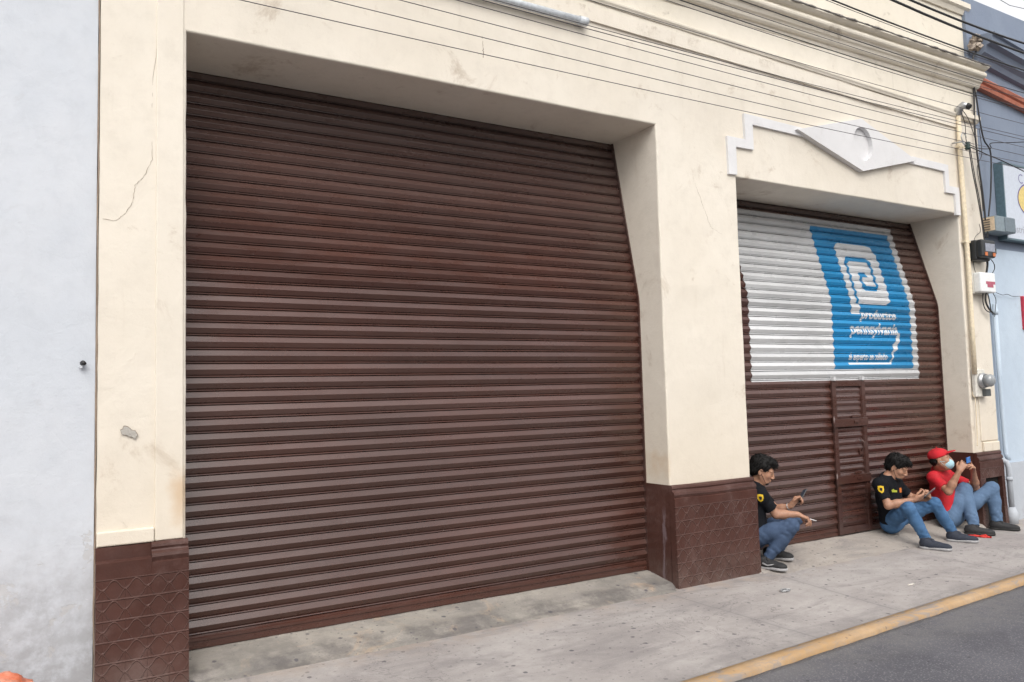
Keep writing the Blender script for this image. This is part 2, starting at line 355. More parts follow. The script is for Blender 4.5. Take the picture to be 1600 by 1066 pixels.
# ------------------------------------------------------------------ ground
def G(y):                         # pavement height
    return -.085 + .02*y
KS, KX0 = .0547, 2.96
def kerb_y(x): return -1.545 + (min(x, 14)-3.15)*KS
def strip(name, mat, xs, ya, yb, za, zb, label=None, ny=1):
    mb = MB(); vs = []; n = ny+1
    for x in xs:
        for j in range(n):
            t = j/ny; y0, y1 = ya(x), yb(x); vs.append((x, y0+(y1-y0)*t, za(x, y0)+(zb(x, y1)-za(x, y0))*t))
    fs = [(i*n+j, (i+1)*n+j, (i+1)*n+j+1, i*n+j+1) for i in range(len(xs)-1) for j in range(ny)]
    mb.add(vs, fs); return tag(mb.build(name, mat), kind='structure')
XS = [-14 + i*.5 for i in range(85)]
strip('sidewalk', M['walk'], XS, lambda x: kerb_y(x), lambda x: 1.2, lambda x, y: G(y), lambda x, y: G(0), ny=1) if False else None
def walk():
    mb = MB(); vs = []; rows = [0, .5, 1]
    for x in XS:
        k = kerb_y(x); vs += [(x, k, G(k)), (x, k*.5, G(k*.5)), (x, 0, G(0)), (x, .95, G(0))]
    mb.add(vs, [(i*4+j, (i+1)*4+j, (i+1)*4+j+1, i*4+j+1) for i in range(len(XS)-1) for j in range(3)])
    tag(mb.build('sidewalk', M['walk']), kind='structure')
    # kerb: a worn rounded edge, painted yellow on top and face
    mb = MB(); xs = [-14+i*.04 for i in range(1050)]; vs = []
    for x in xs:
        k = kerb_y(x); n1 = noise.noise(Vector((x*2.3, 0, 1)))*.006; n2 = noise.noise(Vector((x*5, 3, 1)))*.007
        g0 = G(k)
        for (dy, dz) in ((.004, -.02), (0, .003), (-.06, .004), (-.095+n2, .0+n1*.3), (-.112+n2, -.012), (-.118+n2*1.2, -.05), (-.12, -.12)):
            vs.append((x, k+dy, g0+dz))
    mb.add(vs, [(i*7+j, i*7+j+1, (i+1)*7+j+1, (i+1)*7+j) for i in range(len(xs)-1) for j in range(6)], True)
    tag(mb.build('kerb', M['kerb']), kind='structure')
    mb = MB(); vs = []; xs2 = [-14+i*.04 for i in range(1050)]
    for x in xs2:
        k = kerb_y(x); e = noise.noise(Vector((x*3.7, 9, 2)))*.012 + noise.noise(Vector((x*11, 9, 2)))*.006
        vs += [(x, k-.105, -.30), (x, k-.121-abs(e)*.5, -.146+e*.4), (x, k-.16, -.152), (x, k-.5, -.150), (x, k-3.5, -.10), (x, -7.9, -.16)]
    mb.add(vs, [(i*6+j, (i+1)*6+j, (i+1)*6+j+1, i*6+j+1) for i in range(len(xs2)-1) for j in range(5)], True)
    tag(mb.build('road', M['asphalt']), kind='structure')
    mb = MB(); mb.prism([(-7.9, -.3), (-7.9, -.05), (-9.3, -.03), (-9.3, -.3)], -14, 28)
    tag(mb.build('sidewalk', M['walk']), kind='structure')
    tag(MB().add([(-120, -120, -.35), (120, -120, -.35), (120, 120, -.35), (-120, 120, -.35)], [(0, 1, 2, 3)]).build('ground', M['asphalt']), kind='structure')
walk()
def apron(x0, x1, prof, mat):
    mb = MB(); n = int((x1-x0)/.05); vs = []
    for i in range(n+1):
        x = x0+(x1-x0)*i/n
        for j, (y, z) in enumerate(prof):
            e = noise.noise(Vector((x*4, j*3, 5)))*.004; e2 = noise.noise(Vector((x*2, j*7, 5)))*.012 if 0 < j < len(prof)-1 else 0
            
            t = min(1, max(0, min(x-x0, x1-x)/.14)); z_ = z+(e if j else 0)
            if y < .0: z_ = (G(y)-.006)*(1-t)+z_*t
            vs.append((x, y+e2, z_))
    k = len(prof)
    mb.add(vs, [(i*k+j, i*k+j+1, (i+1)*k+j+1, (i+1)*k+j) for i in range(n) for j in range(k-1)], False)
    tag(mb.build('entrance_apron', mat), kind='structure')

# ------------------------------------------------------------------ cream building
X0, X1L, X1R, X2L, X2R, X9 = .266, .730, 4.458, 5.397, 8.926, 9.421
ZW, Z1, Z2 = .7385, 3.781, 3.439
YS, YT, ZB1, ZB2 = .328, .625, 2.255, 2.36
bld = empty('shop_building', (X0, 0, 0))
tag(bld, 'cream plastered shop front with brown tiled base and two wide roller shutter openings', 'building')
def facade():
    mb = MB(); xs = [X0, X1L, X1R, X2L, X2R, X9]; zs = [-.2, Z2, Z1, 5.0]
    def q(a, b, c, d): mb.add([a, b, c, d], [(0, 1, 2, 3)])
    for i in range(5):
        for j in range(3):
            if i == 1 and j < 2: continue
            if i == 3 and j < 1: continue
            q((xs[i], 0, zs[j]), (xs[i+1], 0, zs[j]), (xs[i+1], 0, zs[j+1]), (xs[i], 0, zs[j+1]))
    B = .95
    for xa, xb, zt, brk in ((X1L, X1R, Z1, [-.2, Z2, Z1]), (X2L, X2R, Z2, [-.2, Z2])):
        for xx, f in ((xa, 1), (xb, 0)):
            for a, b in zip(brk[:-1], brk[1:]): q((xx, 0, a), (xx, B, a), (xx, B, b), (xx, 0, b))
        q((xa, 0, zt), (xb, 0, zt), (xb, B, zt), (xa, B, zt))
    q((X0, 0, -.2), (X0, B, -.2), (X0, B, 5), (X0, 0, 5)) if False else None
    me = bpy.data.meshes.new('wall'); me.from_pydata(mb.v, [], mb.f)
    bm = bmesh.new(); bm.from_mesh(me); bmesh.ops.remove_doubles(bm, verts=bm.verts, dist=1e-4)
    bmesh.ops.recalc_face_normals(bm, faces=bm.faces)
    # subdivide long, then round the arrises unevenly
    for _ in range(5):
        es = [e for e in bm.edges if e.calc_length() > .22]
        if es: bmesh.ops.subdivide_edges(bm, edges=es, cuts=1, use_grid_fill=True)
    es = [e for e in bm.edges if len(e.link_faces) == 2 and e.calc_face_angle(0) > R(30) and all(abs(v.co.y) < .01 for v in e.verts)]
    bmesh.ops.bevel(bm, geom=es, offset=.014, segments=3, affect='EDGES', profile=.5)
    for v in bm.verts:
        v.co.y += noise.noise(v.co*1.7)*.006 + noise.noise(v.co*6)*.003
        if .001 < v.co.y < .03 or True:
            k = noise.noise(v.co*7)*.004
            if v.co.y < .03: v.co.x += k
    bmesh.ops.recalc_face_normals(bm, faces=bm.faces)
    bm.to_mesh(me); bm.free()
    o = link('wall', me, M['cream'], bld)
    return o
facade()
# ends and roof mass behind the front so the building has depth
MB().box(X0, X9, .96, 6, -.2, 5.7).build('back_mass', M['cream'], bld)
MB().box(X0-.001+.001, X0+.05, .02, .955, -.2, 4.98).box(X9-.05, X9, .02, .955, -.2, 4.98).box(X0+.05, X9-.05, .02, .955, 4.9, 4.98).build('end_wall', M['cream'], bld)
# pilaster skins
XP = .563
MB().box(XP, X1L-.016, -.012, .004, ZW+.002, 4.45).build('pilaster', M['cream'], bld, bevel=.006)
MB().box(X0+.001, XP-.003, -.018, .004, ZW, .82).build('pilaster_foot', M['cream'], bld, bevel=.008)
xe = at(1525, 500, 0).x
MB().box(9.08, X9-.001, -.014, .004, ZW+.12, 4.50).build('pilaster', M['cream'], bld, bevel=.006)
MB().box(9.10, X9-.001, -.03, .004, ZW, ZW+.11).build('pilaster_foot', M['cream'], bld, bevel=.012)
# wainscots
WP = [(.004, ZW), (-.022, ZW+.001), (-.034, ZW-.010), (-.037, ZW-.024), (-.030, ZW-.038), (-.036, ZW-.046), (-.052, ZW-.058), (-.057, ZW-.076), (-.050, ZW-.092), (-.048, ZW-.1), (-.0605, ZW-.106), (-.062, .35), (-.066, .0), (-.072, -.16), (.004, -.16)]
def wains(x0, x1, deepl, deepr):
    mb = MB(); n = max(4, int((x1-x0)/.04)); mb.prism(WP, x0, x1, n, wob=.011)
    o = mb.build('tiled_base', M['tile'], bld, smooth=False)
    mb = MB()
    if deepl: MB().box(x0, x0+.012, .004, YS+.03, -.16, ZW).build('base_return', M['tile'], bld)
    if deepr: MB().box(x1-.012, x1, .004, YS+.03, -.16, ZW).build('base_return', M['tile'], bld)
    return o
wains(XP-.02, X1L+.008, 0, 0)
mb = MB(); mb.prism([(.004, ZW-.004), (-.020, ZW-.004), (-.024, .665), (-.060, .655), (-.0625, .35), (-.066, 0), (-.072, -.16), (.004, -.16)], X0-.004, XP-.02, 10, wob=.005)
mb.build('tiled_base', M['tile'], bld)
wains(X1R-.008, X2L+.008, 1, 1)
# the right pier's base has a square niche cut in its foot
nx0, nx1, nz1 = at(1540, 746, -.06).x, at(1566, 743, -.06).x, .455
wains(X2R-.008, nx0, 1, 0)
wt = [p for p in WP if p[1] > nz1+.01]
MB().prism([(.004, nz1)] + wt + [(-.0615, nz1)], nx0, nx1, 6, wob=.004).build('tiled_base', M['tile'], bld)
wains(nx1, X9, 0, 0)
MB().box(nx0, nx1, -.010, -.007, -.16, nz1+.01).build('niche_shade', M['dark'], bld)  # black sheet stands in for the shade deep inside the niche
# plaster chip and cracks on the left pier
ch = [(186, 672), (192, 665), (200, 666), (207, 672), (214, 674), (217, 680), (213, 688), (205, 684), (196, 681), (188, 679)]
chp = [(at(a, b, -.004).x, at(a, b, -.004).z) for a, b in ch]; cx_ = sum(p[0] for p in chp)/len(chp); cz_ = sum(p[1] for p in chp)/len(chp)
chp = [(cx_+(a-cx_)*.86, cz_+(b-cz_)*.82) for a, b in chp]
fine = []
for i, p in enumerate(chp):
    p2 = chp[(i+1) % len(chp)]
    for k in range(4):
        t = k/4; q = (p[0]+(p2[0]-p[0])*t, p[1]+(p2[1]-p[1])*t); n_ = noise.noise(Vector((q[0]*60, q[1]*60, 0)))*.007; fine.append((q[0]+n_, q[1]-n_))
me = poly_mesh([[(cx_+(p[0]-cx_)*1.05, cz_+(p[1]-cz_)*1.08+.002) for p in fine]]); me.transform(Matrix(((1, 0, 0, 0), (0, 0, 1, -.0105), (0, 1, 0, 0), (0, 0, 0, 1)))); link('chip_edge', me, simple('broken_plaster_edge', (.24, .20, .16), .95), bld)
me = poly_mesh([fine])
me.transform(Matrix(((1, 0, 0, 0), (0, 0, 1, -.0115), (0, 1, 0, 0), (0, 0, 0, 1))))
g = NT('bare_render', .95, .2); g.bump(g.noise(60, 6), .006); M['chip'] = g.out(g.mix(g.noise(30), (.33, .31, .28), (.50, .48, .44)))
link('plaster_chip', me, M['chip'], bld)
def crack(pts, r, y=-.002, jit=3):
    out = []; 
    for (a, b) in zip(pts[:-1], pts[1:]):
        for k in range(8):
            t = k/8; out.append((a[0]+(b[0]-a[0])*t+random.uniform(-1, 1)*jit*.25, a[1]+(b[1]-a[1])*t+random.uniform(-1, 1)*jit*.25))
    return MB().tube([at(*p, y) for p in out], [r*random.uniform(.3, 1) for _ in out], 5, False)
M['crack'] = simple('crack_shadow', (.27, .21, .16), .95)
crack([(249, -12), (247, 60), (238, 130), (237, 200), (238, 250), (225, 275), (211, 290), (208, 315), (195, 335), (180, 345), (158, 341)], .0013, -.0005).build('wall_crack', M['crack'], bld)
crack([(1086, 286), (1098, 320), (1110, 355), (1118, 360), (1130, 367), (1142, 380)], .0008, 0).build('wall_crack', M['crack'], bld)
crack([(753, 56), (755, 80), (756, 92)], .0035, .001).build('wall_crack', M['crack'], bld)
# seam between the neighbours
mb = MB(); out = []
for i in range(160):
    z = -.1+i*.035; out.append((X0-.006+noise.noise(Vector((z*4, 0, 0)))*.006, .004, z))
mb.tube(out, [.0045+.004*abs(noise.noise(Vector((p[2]*3, 4, 0)))) for p in out], 5, False); mb.build('joint_seam', M['crack'], bld)

# upper bands, cornice, parapet (each follows the photographed lines)
def lin(pa, pb, Y=0):
    A, B = at(*pa, Y), at(*pb, Y); s = (B.z-A.z)/(B.x-A.x); return lambda x: A.z+s*(x-A.x)
zg = lin((922, 32), (1490, 198), -.02); zr = lin((1100, 53), (1490, 178), -.03)
mb = MB(); mb.prism([(.004, 0), (-.020, 0), (-.021, .12), (.004, .12)], X0, 9.0, 60, dz=zg, wob=.004).build('band', M['cream'], bld)
MB().box(X0, X9, -.019, .004, 4.60, 4.97).build('frieze', M['cream_trim'], bld)
mb = MB(); mb.prism([(.0, -.03), (-.030, -.025), (-.036, -.012), (-.045, 0), (-.047, .014), (-.034, .024), (0, .03)], X0, X9, 90, dz=zr, wob=.005).build('ridge_moulding', M['cream_trim'], bld, smooth=False)
zc = lin((1100, 12), (1525, 141), -.03)
ZC0 = 4.945
def dzc(x): return (zc(x)-ZC0)
CP = [(.01, 4.90), (-.024, 4.905), (-.034, 4.925), (-.036, 4.945), (-.060, 4.948), (-.076, 4.962), (-.083, 4.982), (-.090, 4.996), (-.108, 5.006), (-.120, 5.028), (-.125, 5.046), (-.150, 5.050), (-.163, 5.062), (-.168, 5.080), (-.163, 5.10), (-.150, 5.112), (-.145, 5.122), (-.178, 5.132), (-.205, 5.150), (-.206, 5.162), (.01, 5.215)]
MB().prism(CP, X0, X9+.0, 140, dz=dzc, wob=.006).build('cornice', M['cream_trim'], bld)
# ragged sheet flashing on the cornice
vs = []; n = 420
for i in range(n+1):
    x = X0+(X9+.03-X0)*i/n; e = abs(noise.noise(Vector((x*5, 0, 0))))*.03+abs(noise.noise(Vector((x*21, 0, 0))))*.018
    d = dzc(x)
    for (y, z) in ((-.02, 5.215), (-.21-e, 5.168-e*.3), (-.209-e, 5.161-e*.5), (-.02, 5.20)): vs.append((x, y, z+d+.006+noise.noise(Vector((x*9, y, 0)))*.006))
MB().add(vs, [(i*4+j, i*4+(j+1) % 4, (i+1)*4+(j+1) % 4, (i+1)*4+j) for i in range(n) for j in range(4)]).build('flashing', simple('weathered_flashing', (.20, .19, .185), .8, .5, 9, bump=.004), bld)
XE = at(1507, 60, .12).x
MB().box(X0, XE, .10, .5, 5.0, at(1490, 20, .1).z-.0).build('parapet', M['cream_trim'], bld)
zp = at(1490, 20, .1).z
MB().prism([(.10, 0), (.08, .0), (.06, .05), (.03, .07), (.03, .13), (.5, .13), (.5, 0)], X0, XE+.02, 30, dz=lambda x: zp, wob=.004).build('parapet_coping', M['cream_trim'], bld)
# small capital ledge by the conduit
MB().box(9.06, X9+.02, -.055, -.0145, 4.58, 4.63).box(9.07, X9+.01, -.04, -.0145, 4.635, 4.65).build('pilaster_cap', M['cream_trim'], bld, bevel=.006)

# white stepped ornament over the second opening
def extr(contours, y0, y1, name, mat, parent, bevel=0):
    me = poly_mesh(contours); bm = bmesh.new(); bm.from_mesh(me); bpy.data.meshes.remove(me)
    bmesh.ops.remove_doubles(bm, verts=bm.verts, dist=1e-5)
    for v in bm.verts: v.co = (v.co.x, y0, v.co.y)
    r = bmesh.ops.extrude_face_region(bm, geom=bm.faces[:])
    for v in r['geom']:
        if isinstance(v, bmesh.types.BMVert): v.co.y = y1
    bmesh.ops.recalc_face_normals(bm, faces=bm.faces)
    me = bpy.data.meshes.new(name); bm.to_mesh(me); bm.free(); return link(name, me, mat, parent)
orn = [(5.285, 3.45), (5.39, 3.455), (5.39, 3.715), (5.62, 3.715), (5.62, 3.955), (6.34, 3.945), (7.17, 3.70), (7.98, 3.905), (8.68, 3.895), (8.68, 3.655), (8.855, 3.655), (8.855, 3.415), (8.945, 3.415), (8.945, 3.735), (8.755, 3.735), (8.755, 3.975), (8.09, 3.985), (7.19, 4.245), (6.25, 4.03), (5.515, 4.045), (5.515, 3.80), (5.285, 3.80)]
cc = [(7.19+.155*math.cos(t*math.pi/16), 3.985+.175*math.sin(t*math.pi/16)) for t in range(32)]
# thin band and the proud diamond, round recess cut through the diamond
extr([orn[0:6]+[(6.42, 3.945), (6.33, 4.028), (5.515, 4.045), (5.515, 3.80), (5.285, 3.80)]], -.024, .003, 'ornament_band', M['white'], bld)
extr([[(7.98, 3.905), (8.68, 3.895), (8.68, 3.655), (8.855, 3.655), (8.855, 3.415), (8.945, 3.415), (8.945, 3.735), (8.755, 3.735), (8.755, 3.975), (8.09, 3.985)]], -.024, .003, 'ornament_band', M['white'], bld)
extr([[(6.20, 3.99), (7.17, 3.70), (8.10, 3.93), (7.19, 4.25)], cc], -.058, .003, 'ornament_diamond', M['white'], bld)
extr([cc], -.012, -.008, 'ornament_recess', M['white'], bld)

# ------------------------------------------------------------------ roller shutters
PIT = .0885
def slat_levels(top):
    """(z, depth) pairs for the front of the curtain from the ground up"""
    out = [(.004, .0), (.005, -.012), (.028, -.012), (.030, -.006), (.046, -.006), (.050, -.013), (.066, -.013), (.072, -.004), (.080, -.002)]
    z = .089
    while z < top-.02:
        for dz, d in ((0, .006), (.0030, .006), (.0040, -.0090), (.0095, -.0045), (.0105, .000), (.0135, .004), (.0165, .003), (.0180, -.0050), (.0470, -.0205), (.0500, -.0215), (.0540, -.0195), (.0850, -.0025)):
            out.append((z+dz, d))
        z += PIT
    return [(a, b) for a, b in out if a <= top]
def make_shutter(name, xa, xb, ztop, zb, label):
    sl = (YT-YS)/(ztop-zb)
    lv = slat_levels(ztop+.12)
    def Y(z):
        d = 0
        for (a, da), (b, db) in zip(lv[:-1], lv[1:]):
            if a <= z <= b: d = da+(db-da)*(z-a)/max(b-a, 1e-6); break
        t = z-zb
        base = YS + (sl*t*t/(2*.12) if 0 < t < .12 else (sl*(t-.06) if t >= .12 else 0))
        return base + d
    nx = 28; vs = []; sm = []
    for i in range(nx+1):
        x = xa+(xb-xa)*i/nx
        for (z, d) in lv:
            k = round((z-.089)/PIT-.4)
            vs.append((x, Y(z)+noise.noise(Vector((x*1.3, k*7.7, 0)))*.0034+noise.noise(Vector((x*4.5, k*5.1, 3)))*.0010, z+noise.noise(Vector((x*.6, k*3.1, 8)))*.0012))
    n = len(lv)
    mb = MB().add(vs, [(i*n+j, (i+1)*n+j, (i+1)*n+j+1, i*n+j+1) for i in range(nx) for j in range(n-1)])
    root = mb.build(name, M['shutter'], bld)
    return root, Y, [z for z, _ in lv]
sh1, Ysh1, lv1 = make_shutter('roller_shutter', X1L-.02, X1R+.002, Z1, ZB1, '')
sh1['label'] = 'wide plain brown roller shutter, fully closed'
sh2, Ysh2, lv2 = make_shutter('roller_shutter', X2L-.002, X2R+.002, Z2, ZB2, '')
sh2['label'] = 'brown roller shutter painted with a white and blue shop advert'
def on_slats(me, name, mat, off, parent, Yf, lv, x0=0, z0=0):
    """lay a flat (x,y)=(x,z) mesh onto the corrugated curtain"""
    bm = bmesh.new(); bm.from_mesh(me); bpy.data.meshes.remove(me)
    for v in bm.verts: v.co = (v.co.x+x0, 0, v.co.y+z0)
    za, zb_ = min(v.co.z for v in bm.verts), max(v.co.z for v in bm.verts)
    for z in lv:
        if za < z < zb_: bmesh.ops.bisect_plane(bm, geom=bm.verts[:]+bm.edges[:]+bm.faces[:], plane_co=(0, 0, z), plane_no=(0, 0, 1), dist=1e-5)
    x = math.floor(min(v.co.x for v in bm.verts)*4)/4
    while x < max(v.co.x for v in bm.verts):
        bmesh.ops.bisect_plane(bm, geom=bm.verts[:]+bm.edges[:]+bm.faces[:], plane_co=(x, 0, 0), plane_no=(1, 0, 0), dist=1e-5); x += .126
    for v in bm.verts:
        k = round((v.co.z-.089)/PIT-.4)
        v.co.y = Yf(v.co.z)+noise.noise(Vector((v.co.x*1.3, k*7.7, 0)))*.0034+noise.noise(Vector((v.co.x*4.5, k*5.1, 3)))*.0010-off
    for f in bm.faces:
        f.normal_update()
        if f.normal.y > 0: f.normal_flip()
    m2 = bpy.data.meshes.new(name); bm.to_mesh(m2); bm.free()
    return link(name, m2, mat, parent)
def rect(x0, x1, z0, z1): return [(x0, z0), (x1, z0), (x1, z1), (x0, z1)]
def rrect(x0, x1, z0, z1, r, n=6):
    out = []
    for cx, cz, a0 in ((x1-r, z1-r, 0), (x0+r, z1-r, 90), (x0+r, z0+r, 180), (x1-r, z0+r, 270)):
        for k in range(n+1):
            a = R(a0+90*k/n); out.append((cx+r*math.cos(a), cz+r*math.sin(a)))
    return out
def S2(me, n, mat, off, x0=0, z0=0): return on_slats(me, n, mat, off, sh2, Ysh2, lv2, x0, z0)
S2(poly_mesh([rect(5.82, 8.50, 1.58, 3.335)]), 'white_painted_field', M['p_white'], .0025)
S2(poly_mesh([rect(7.045, 8.395, 1.695, 3.245)]), 'blue_painted_panel', M['p_blue'], .0045)
# emblem: white rounded speech-square with a stem, a thin blue spiral in it
out = [(7.36, 2.28), (7.505, 2.28), (7.505, 2.395)] + [(7.98, 2.395), (8.04, 2.43), (8.06, 2.50), (8.06, 2.93), (8.03, 3.02), (7.97, 3.065), (7.90, 3.08), (7.44, 3.08), (7.38, 3.06), (7.36, 3.0)]
S2(poly_mesh([out]), 'white_emblem', M['p_letter'], .0065)
tk = .04; th = .055
sp = [(7.455, 2.395), (7.495, 2.395), (7.495, 2.84), (7.53, 2.875), (7.83, 2.875), (7.865, 2.84), (7.865, 2.60), (7.70, 2.60), (7.675, 2.62), (7.675, 2.70), (7.76, 2.70), (7.76, 2.755), (7.66, 2.755), (7.63, 2.73), (7.63, 2.585), (7.67, 2.545), (7.86, 2.545), (7.91, 2.58), (7.91, 2.86), (7.86, 2.93), (7.52, 2.93), (7.455, 2.88)]
S2(poly_mesh([sp]), 'blue_spiral', M['p_blue'], .0085)
def fit_text(txt, x0, x1, z0, size, shear=.2, bold=.005):
    me = text_mesh(txt, size, shear, bold); xs = [v.co.x for v in me.vertices]; s = (x1-x0)/(max(xs)-min(xs))
    me.transform(Matrix.Translation((x0-min(xs)*s, z0, 0)) @ Matrix.Diagonal((s, 1, 1, 1))); return me
S2(fit_text('productos', 7.50, 8.13, 2.236, .135), 'white_lettering', M['p_letter'], .0065)
S2(fit_text('pennsylvania', 7.32, 8.15, 2.070, .170), 'white_lettering', M['p_letter'], .0065)
S2(fit_text('el experto en sellado', 7.27, 7.93, 1.793, .105, .2, .003), 'white_lettering', M['p_letter'], .0065)
S2(poly_mesh([[(7.27, 1.762), (7.975, 1.762), (8.0, 1.80), (8.03, 1.88), (8.05, 1.95), (8.09, 2.0), (8.14, 2.06), (8.13, 2.08), (8.17, 2.085), (8.19, 2.05), (8.15, 1.97), (8.11, 1.90), (8.06, 1.87), (8.02, 1.78), (7.99, 1.742), (7.27, 1.742)]]), 'white_brushstroke', M['p_letter'], .0065)
# wicket door in shutter 2
wd = empty('wicket_door'); wd.parent = sh2; wd.location = (0, 0, 0)
def child_box(name, par, mat, *b, bevel=.003):
    o = MB()
    for q in b: o.box(*q)
    return o.build(name, mat, par, bevel=bevel)
bpy.data.objects.remove(wd)
wx0, wx1, wz1 = 6.955, 7.485, 1.575
wd = MB().box(wx0, wx0+.055, YS-.038, YS-.012, .012, wz1).box(wx1-.055, wx1, YS-.038, YS-.012, .012, wz1).box(wx0+.0553, wx1-.0553, YS-.037, YS-.013, wz1-.06, wz1-.001).box(wx0+.0553, wx1-.0553, YS-.037, YS-.013, .014, .085).build('wicket_door', M['wicket'], sh2, bevel=.003)
wd['label'] = 'narrow brown service door set in the shutter'
o = MB().box(wx0+.02, wx1-.02, YS-.062, YS-.0495, 1.13, 1.195).box(wx0+.02, wx1-.02, YS-.062, YS-.0495, .535, .60).build('cross_rail', M['wicket'], wd, bevel=.003) if False else None
pf_ = []; z_ = .09
while z_ < wz1-.065:
    for dz, d in ((0, 0), (.006, -.003), (.012, -.001), (.030, -.010), (.045, -.011), (.0655, -.001)): 
        if z_+dz < wz1-.062: pf_.append((YS-.016+d, z_+dz))
    z_ += .067
MB().prism([(YS-.0135, wz1-.062)]+[(YS-.0135, .088)]+pf_, wx0+.0675, wx1-.0675, 4).build('louvred_panel', M['wicket'], sh2, smooth=False)
for zz in (1.10, .52):
    MB().box(wx0-.006, wx1+.004, YS-.052, YS-.0385, zz, zz+.085).build('cross_rail', M['wicket'], sh2, bevel=.003)
    MB().tube([(wx0-.012, YS-.046, zz-.03), (wx0-.012, YS-.046, zz+.115)], .011).build('hinge', M['wicket'], sh2)
    MB().box(wx0+.30, wx0+.37, YS-.062, YS-.0525, zz+.035, zz+.06).box(wx0+.28, wx0+.39, YS-.050, YS-.0385, zz+.09, zz+.115).build('bolt', M['wicket'], sh2, bevel=.002)
MB().tube([(wx1-.12, YS-.035, .84), (wx1-.10, YS-.06, .88), (wx1-.10, YS-.06, .93), (wx1-.12, YS-.035, .97)], .007).box(wx1-.14, wx1-.08, YS-.036, YS-.026, .80, .86).build('handle', M['wicket'], sh2)
MB().box(wx0+.055, wx0+.067, YS-.030, YS-.012, .085, wz1-.06).box(wx1-.067, wx1-.055, YS-.030, YS-.012, .085, wz1-.06).build('inner_frame', M['wicket'], sh2)
for xx in (wx0+.01, wx1-.06): MB().box(xx, xx+.035, YS-.055, YS-.01, wz1+.001, wz1+.04).build('painted_bracket', M['p_white'], sh2, bevel=.004)
# guide rails
for sh, xa, xb, zt, zb, Yf in ((sh1, X1L, X1R, Z1, ZB1, Ysh1), (sh2, X2L, X2R, Z2, ZB2, Ysh2)):
    for s, xx in ((1, xa), (-1, xb)):
        vs = []
        zz = [0, zb, zb+.04, zb+.08, zb+.12, zt]
        sl = (YT-YS)/(zt-zb)
        for z in zz:
            t = z-zb; y = YS + (sl*t*t/.24 if 0 < t < .12 else (sl*(t-.06) if t >= .12 else 0))
            for (dx, dy) in ((0, -.035), (.016, -.035), (.016, .02), (0, .02)): vs.append((xx+s*dx - s*.003, y+dy, z+.003))
        MB().add(vs, [(i*4+j, i*4+(j+1) % 4, (i+1)*4+(j+1) % 4, (i+1)*4+j) for i in range(5) for j in range(4)]).build('guide_rail', M['wicket'], sh)
apron(X1L-.02, X1R+.01, [(.46, .002), (.30, .0), (.05, -.042), (.012, -.050), (-.045, -.072), (-.085, -.080), (-.13, -.096)], M['apron'])
apron(X2L-.02, X2R+.05, [(.42, .002), (.30, -.002), (.06, -.045), (-.10, -.075), (-.17, -.084), (-.24, -.096)], M['apron2'])

# ------------------------------------------------------------------ neighbours
lb = empty('left_building', (X0-2, 0, 0)); tag(lb, 'pale blue white plaster wall with flaking lower part left of the cream shop', 'building')
lb.name = 'plastered_building'
mb = MB(); vs = []; nx, nz = 60, 60
for i in range(nx+1):
    for j in range(nz+1):
        x = -6+(X0-.012+6)*i/nx; z = -.2+6.4*j/nz; vs.append((x, .008+noise.noise(Vector((x*1.2, 0, z*1.2)))*.012+noise.noise(Vector((x*5, 3, z*5)))*.004, z))
mb.add(vs, [(i*(nz+1)+j, (i+1)*(nz+1)+j, (i+1)*(nz+1)+j+1, i*(nz+1)+j+1) for i in range(nx) for j in range(nz)], True)
mb.build('wall', M['left'], lb)
MB().box(-6, X0-.013, .05, 6, -.2, 6.2).build('back_mass', M['left'], lb)
p = at(128, 568, 0)
cs = empty('cable_stub', p); tag(cs, 'black cable stub poking out of the pale blue wall', 'cable')
MB().tube([p+Vector((0, .02, 0)), p+Vector((.004, -.03, .004)), p+Vector((.012, -.045, -.004))], [.012, .012, .010]).build('plug', M['black'], cs)
MB().tube([p+Vector((-.006, .01, -.018)), p+Vector((-.004, -.02, -.02))], .009).build('sleeve', M['white_pvc'], cs)

rb = empty('blue_building', (X9+.5, 0, 0)); tag(rb, 'slate blue house with orange moulding and pale blue lower wall at the far right', 'building')
Yr = .03; XR = X9+.004
zsplit = at(1565, 390, Yr).z; zsk = at(1585, 722, Yr).z
def wallgrid(x0, x1, z0, z1, y, name, mat, par):
    MB().box(x0, x1, y, y+.3, z0, z1).build(name, mat, par)
wallgrid(XR, 24, zsplit, 5.40, Yr+.004, 'upper_wall', M['rightup'], rb)
wallgrid(XR, 24, zsk, zsplit-.001, Yr, 'lower_wall', M['rightlow'], rb)
wallgrid(XR, 24, -.2, zsk-.001, Yr-.025, 'skirt', M['skirt'], rb)
MB().box(XR, 24, Yr+.34, 7, -.2, 5.9).build('back_mass', M['rightup'], rb)
zo = lin((1533, 124), (1600, 158), -.04)
MB().prism([(Yr+.03, -.10), (-.03, -.10), (-.045, -.06), (-.03, -.05), (-.06, -.035), (-.075, .0), (-.06, .02), (Yr+.03, .02)], XR+.02, 24, 30, dz=lambda x: zo(min(x, 13)), wob=.003).build('orange_moulding', M['orange'], rb)
zq = lin((1535, 68), (1600, 104), -.12)
MB().prism([(Yr+.03, -.16), (-.02, -.15), (-.05, -.10), (-.10, -.07), (-.13, .0), (-.19, .015), (-.20, .09), (-.23, .10), (-.23, .125), (Yr+.03, .17)], XR+.10, 24, 40, dz=lambda x: zq(min(x, 13)), wob=.006).build('cornice', M['rightup'], rb)
zt_ = lin((1532, 2), (1600, 33), .05)
MB().box(XR+.04, 24, .06, .5, 5.40, zt_(10.5)).build('parapet', M['rightup'], rb)
MB().box(XR-.12, XR+.03, .16, .5, 5.2, 7.2).build('parapet_end', M['rightup'], rb)
